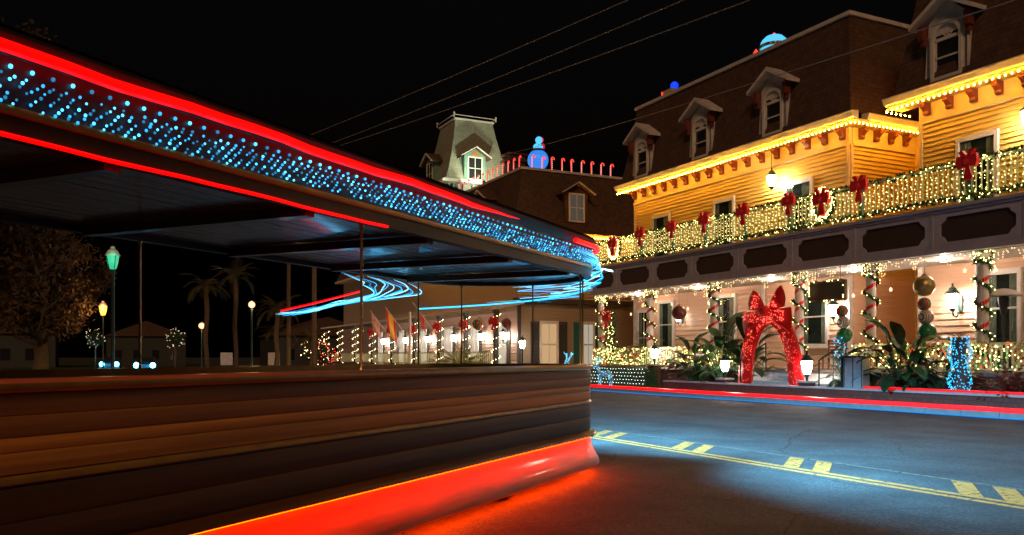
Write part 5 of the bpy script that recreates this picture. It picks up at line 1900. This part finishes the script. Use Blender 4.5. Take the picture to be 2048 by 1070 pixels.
PG = 'palm trees along the far street'
palm('tall palm with golden lit crown beside the utility pole', (11.7, 61.2, 0), 1.0, 26, 61, FR_L, 4.6, 'tree', PG, name='palm_tree')
palm('dim palm near the orange globe lamp', (9.6, 66, 0), 1.0, 22, 62, FR_L, 7.2, 'tree', PG, name='palm_tree')
palm('dim palm left of the bright globe lamp', (7.2, 63, 0), 1.0, 22, 63, FR_L, 6.2, 'tree', PG, name='palm_tree')
palm('low palm close to the porch end of the brown house', (14.2, 61, 0), .9, 22, 64, FR_L, 2.6, 'tree', PG, name='palm_tree')
palm('small palm at the street end with lit trunk', (13.4, 70, 0), .9, 20, 65, FR_L, 3.4, 'tree', PG, name='palm_tree')
d = thing('added_palm_uplight', 'small added uplight at the foot of the tall palm by the utility pole', 'spotlight', T(12.6, 58.6, 0), 'added palm uplights')
MB().lathe([(.03, 0), (.05, .12), (.06, .16), (.02, .16)], 8, (12.6, 58.6, 0)).build('housing', M_['darkmetal'], d, ID)
lamp(d, (12.6, 58.4, .6), 60, (1.0, .55, .15), .1)  # uplight put in to brighten the palm crown


def utility_pole(label, p, h, arms=True):
    t = thing('utility_pole', label, 'pole', T(*p), 'utility poles')
    MB().tube([(p[0], p[1], p[2] - .2), (p[0], p[1], p[2] + h * .5), (p[0] + .03, p[1], p[2] + h)], [.17, .14, .11], 10).build('shaft', M_['bark'], t, ID, True)
    if arms:
        MB().box(p[0] - 1.3, p[0] + 1.3, p[1] - .06, p[1] + .06, h - .75, h - .62).build('cross_arm', M_['bark'], t, ID)
        for dx in (-1.2, -.4, .5, 1.2):
            MB().lathe([(.03, h - .62), (.05, h - .55), (.03, h - .48), (.045, h - .44), (.01, h - .40)], 8, (p[0] + dx, p[1], 0)).build('insulator', M_['stone'], t, ID)


utility_pole('wooden utility pole seen through the trolley windows near the palms', (12.9, 55.0, 0), 15.6)
utility_pole('plain pole left of the utility pole', (12.45, 60.8, 0), 11.0, False)


def cable(label, a, b, sag, r=.016):
    a, b = Vector(a), Vector(b)
    pts = []
    for k in range(25):
        t = k / 24
        p = a.lerp(b, t)
        p.z -= sag * 4 * t * (1 - t)
        pts.append(p)
    tag(MB().tube(pts, r, 5).build('cable', M_['wire'], None, ID, True), label, 'cable', 'overhead cables')


def ext(a, b, f):
    a, b = Vector(a), Vector(b)
    return a + (b - a) * f


cable('uppermost of the overhead cables crossing the night sky', (12.5, 55.0, 15.7), ext((12.5, 55.0, 15.7), (17.03, 25.05, 14.35), 1.8), .25)
cable('middle overhead cable crossing the night sky', (13.4, 55.0, 15.1), ext((13.4, 55.0, 15.1), (17.44, 22.61, 13.5), 1.7), .3)
cable('lowest of the long overhead cables crossing the sky', (14.1, 55.0, 15.1), ext((14.1, 55.0, 15.1), (18.0, 20.1, 12.65), 1.6), .3)
cable('overhead cable passing in front of the hotel dormers', (24.9, 51.0, 15.0), ext((24.9, 51.0, 15.0), (13.76, 8.81, 7.5), 1.15), .2, .012)

# flags on the brown house
def flag(label, p, cols, rz, w=1.5, h=1.0, tilt=R(52), canton=None):
    t = thing('flag', label, 'flag', T(*p), 'flags on the brown house porch')
    G = T(p[0], p[1], p[2], rz=rz)
    d = Vector((math.cos(tilt), 0, math.sin(tilt)))
    MB().tube([(0, 0, 0), tuple(d * 2.2)], .022, 6).build('staff', M_['whitepole'], t, G, True)
    n_ = len(cols)
    for k, m in enumerate(cols):
        mb = MB()
        rows = 8
        for q in range(rows + 1):
            u = q / rows
            for e in (0, 1):
                along = .9 + h * (k + e) / n_
                pt = d * along
                off = .10 * math.sin(u * 6 + along * 2) * u
                mb.v.append((pt.x - .12 * u, off, pt.z - w * u))
        for q in range(rows):
            mb.f.append((2 * q, 2 * q + 1, 2 * q + 3, 2 * q + 2)); mb.m.append(0)
        mb.build('stripe', m, t, G)
    if canton:
        mb = MB()
        for q in range(5):
            u = q / 8
            for e in (0, 1):
                along = .9 + h * (.45 + .55 * e)
                pt = d * along
                off = .10 * math.sin(u * 6 + along * 2) * u - .008
                mb.v.append((pt.x - .12 * u, off, pt.z - w * u))
        for q in range(4):
            mb.f.append((2 * q, 2 * q + 1, 2 * q + 3, 2 * q + 2)); mb.m.append(0)
        mb.build('canton', canton, t, G)


fr_, fw_, fy_, fb_ = mat('flag_red', (.50, .03, .03), .7), mat('flag_white', (.65, .60, .55), .7), mat('flag_yellow', (.70, .40, .05), .7), mat('flag_blue', (.02, .03, .12), .7)
flag('yellow and red striped flag on the brown house porch', (20.1, 58.4, 3.3), [fr_, fy_, fy_, fr_], R(180), 1.7, 1.2)
flag('red and white striped flag with dark blue corner', (20.1, 62.0, 3.2), [fr_, fw_] * 6 + [fr_], R(180), 1.3, 1.2, canton=fb_)
flag('plain red flag nearest the corner of the brown house', (20.1, 52.6, 3.3), [fr_], R(180), 1.0, .5)
tag(MB().lathe([(.09, .15), (.08, 4.3), (.10, 4.35), (.02, 4.45)], 10, (18.9, 53.5, 0)).build('flagpole', M_['whitepole'], None, ID, True), 'white round post at the pavement before the brown house', 'post')

# lit shrubs and small lights down the street
def lit_shrub(label, p, r, n_, m):
    random.seed(int(p[1] * 7))
    lf, bb = MB(), MB()
    for k in range(260):
        d = Vector((random.gauss(0, 1), random.gauss(0, 1), random.gauss(0, 1))).normalized() * r * random.uniform(.5, 1)
        tuft(lf, (p[0] + d.x, p[1] + d.y, p[2] + r + d.z), .2, 3)
    for k in range(n_):
        d = Vector((random.gauss(0, 1), random.gauss(0, 1), random.gauss(0, 1))).normalized() * r * random.uniform(.8, 1.4)
        bb.octa((p[0] + d.x, p[1] + d.y, p[2] + r + d.z), .032)
    o = tag(lf.build('lit_shrub', M_['leaf2']), label, 'shrub', 'lit shrubs down the street')
    MB().tube([(p[0], p[1], 0), (p[0], p[1], p[2] + r)], .06, 5).build('stem', M_['bark'], o, ID)
    stuff(bb.build('bulbs', m, o, ID))


lit_shrub('shrub with warm lights far down the left pavement', (.3, 89, 2.4), .75, 40, M_['starglow'])
lit_shrub('shrub with warm lights left of the far globe lamp', (6.9, 84.5, 2.4), .75, 40, M_['starglow'])
lit_shrub('small shrub with red lights beside the far end of the porch', (17.4, 70.5, .8), .9, 70, M_['redbulb'])
lit_shrub('shrub with pale lights at the far end of the porch', (18.6, 78, .6), 1.2, 80, M_['warmsoft'])
for i, (x, y) in enumerate(((10.6, 78), (14.3, 76))):
    t = thing('street_sign', 'small pale notice board on legs, %s from the globe lamp' % ORD[i], 'sign', T(x, y, 0), 'notice boards down the street')
    MB().box(x - .5, x + .5, y - .03, y + .03, .7, 1.8).build('board', M_['dorm'], t, ID)
    for dx in (-.4, .4):
        MB().box(x + dx - .03, x + dx + .03, y + .032, y + .08, 0, 1.8).build('leg', M_['iron'], t, ID)


# far houses closing the street
def far_house(label, x0, x1, y0, y1, h, m):
    t = thing('far_house', label, 'building', T((x0 + x1) / 2, y0, 0), 'far houses at the street end')
    MB().box(x0, x1, y0, y1, 0, h).build('wall', m, t, ID)
    xm = (x0 + x1) / 2
    MB().add([(x0 - .4, y0 - .4, h), (x1 + .4, y0 - .4, h), (x1 + .4, y1 + .4, h), (x0 - .4, y1 + .4, h), (xm, y0 + 1.5, h + 2.4), (xm, y1 - 1.5, h + 2.4)],
             [(0, 1, 4), (1, 2, 5, 4), (2, 3, 5), (3, 0, 4, 5), (3, 2, 1, 0)]).build('roof', M_['roof'], t, ID)
    k = x0 + 1.0
    while k + 1.2 < x1:
        MB().box(k, k + 1.0, y0 - .05, y0 - .01, 1.0, 2.4).build('window', M_['glass'], t, ID)
        k += 2.6


far_house('low dark house at the far end on the left', -16, -4, 118, 130, 4.2, M_['shut'])
far_house('low dark house at the far end of the street', 2, 13, 140, 152, 4.5, M_['shut'])
far_house('low dark house behind the palms', 20, 33, 104, 116, 4.0, M_['shut'])


# cars
def car(label, x, y, rz, m, blue):
    t = thing('parked_car', label, 'car', T(x, y, 0), 'cars down the street')
    G = T(x, y, 0, rz=rz)
    prof = [(-2.15, .35), (-2.2, .62), (-2.1, .82), (-1.25, .92), (-.55, 1.38), (.75, 1.42), (1.55, .98), (2.1, .93), (2.2, .7), (2.15, .35)]
    mb = MB()
    lev = [(.86, 0), (.84, 1)]
    n_ = len(prof)
    for sy in (-1, 1):
        for (px, pz) in prof:
            wdt = .86 if pz < 1.0 else .66
            mb.v.append((px, sy * wdt, pz))
    for i in range(n_):
        j = (i + 1) % n_
        mb.f.append((i, j, j + n_, i + n_)); mb.m.append(0)
    mb.f.append(tuple(range(n_))[::-1]); mb.m.append(0)
    mb.f.append(tuple(range(n_, 2 * n_))); mb.m.append(0)
    mb.build('body', m, t, G)
    MB().add([(-1.2, -.72, .97), (-.62, -.60, 1.35), (-.62, .60, 1.35), (-1.2, .72, .97)], [(0, 1, 2, 3)]).build('windscreen', M_['glass'], t, G @ T(-.03, 0, .03))
    for sx in (-1.35, 1.35):
        for sy in (-.80, .80):
            Gw = G @ T(sx, sy, .33, rx=PI / 2)
            w = MB().lathe([(.2, -.1), (.31, -.1), (.33, -.06), (.33, .06), (.31, .1), (.2, .1)], 14).build('wheel', M_['black'], t, Gw, True)
            MB().lathe([(.2, -.06), (.2, .06), (.05, .08)], 10).build('hub', M_['steel'], w, Gw)
    for sy in (-.62, .62):
        MB().sphere((-2.2, sy, .74), .22, 10, 7).build('headlight', blue, t, G, True)
        p = G @ Vector((-2.6, sy, .68))
        lamp(t, p, 90, (.03, .45, 1.0), .1)
    MB().box(-2.23, -2.19, -.4, .4, .45, .6).build('grille', M_['black'], t, G)


M_['blueheads'] = emi('blue_headlight', (.08, .75, 1.0), 30)
carm = mat('car_paint', (.05, .06, .07), .25, coat=.6)
car('dark car with glaring blue headlights coming down the street', 4.1, 78.0, R(84), carm, M_['blueheads'])
car('second dark car with blue headlights left behind the first', 1.6, 90.0, R(86), carm, M_['blueheads'])
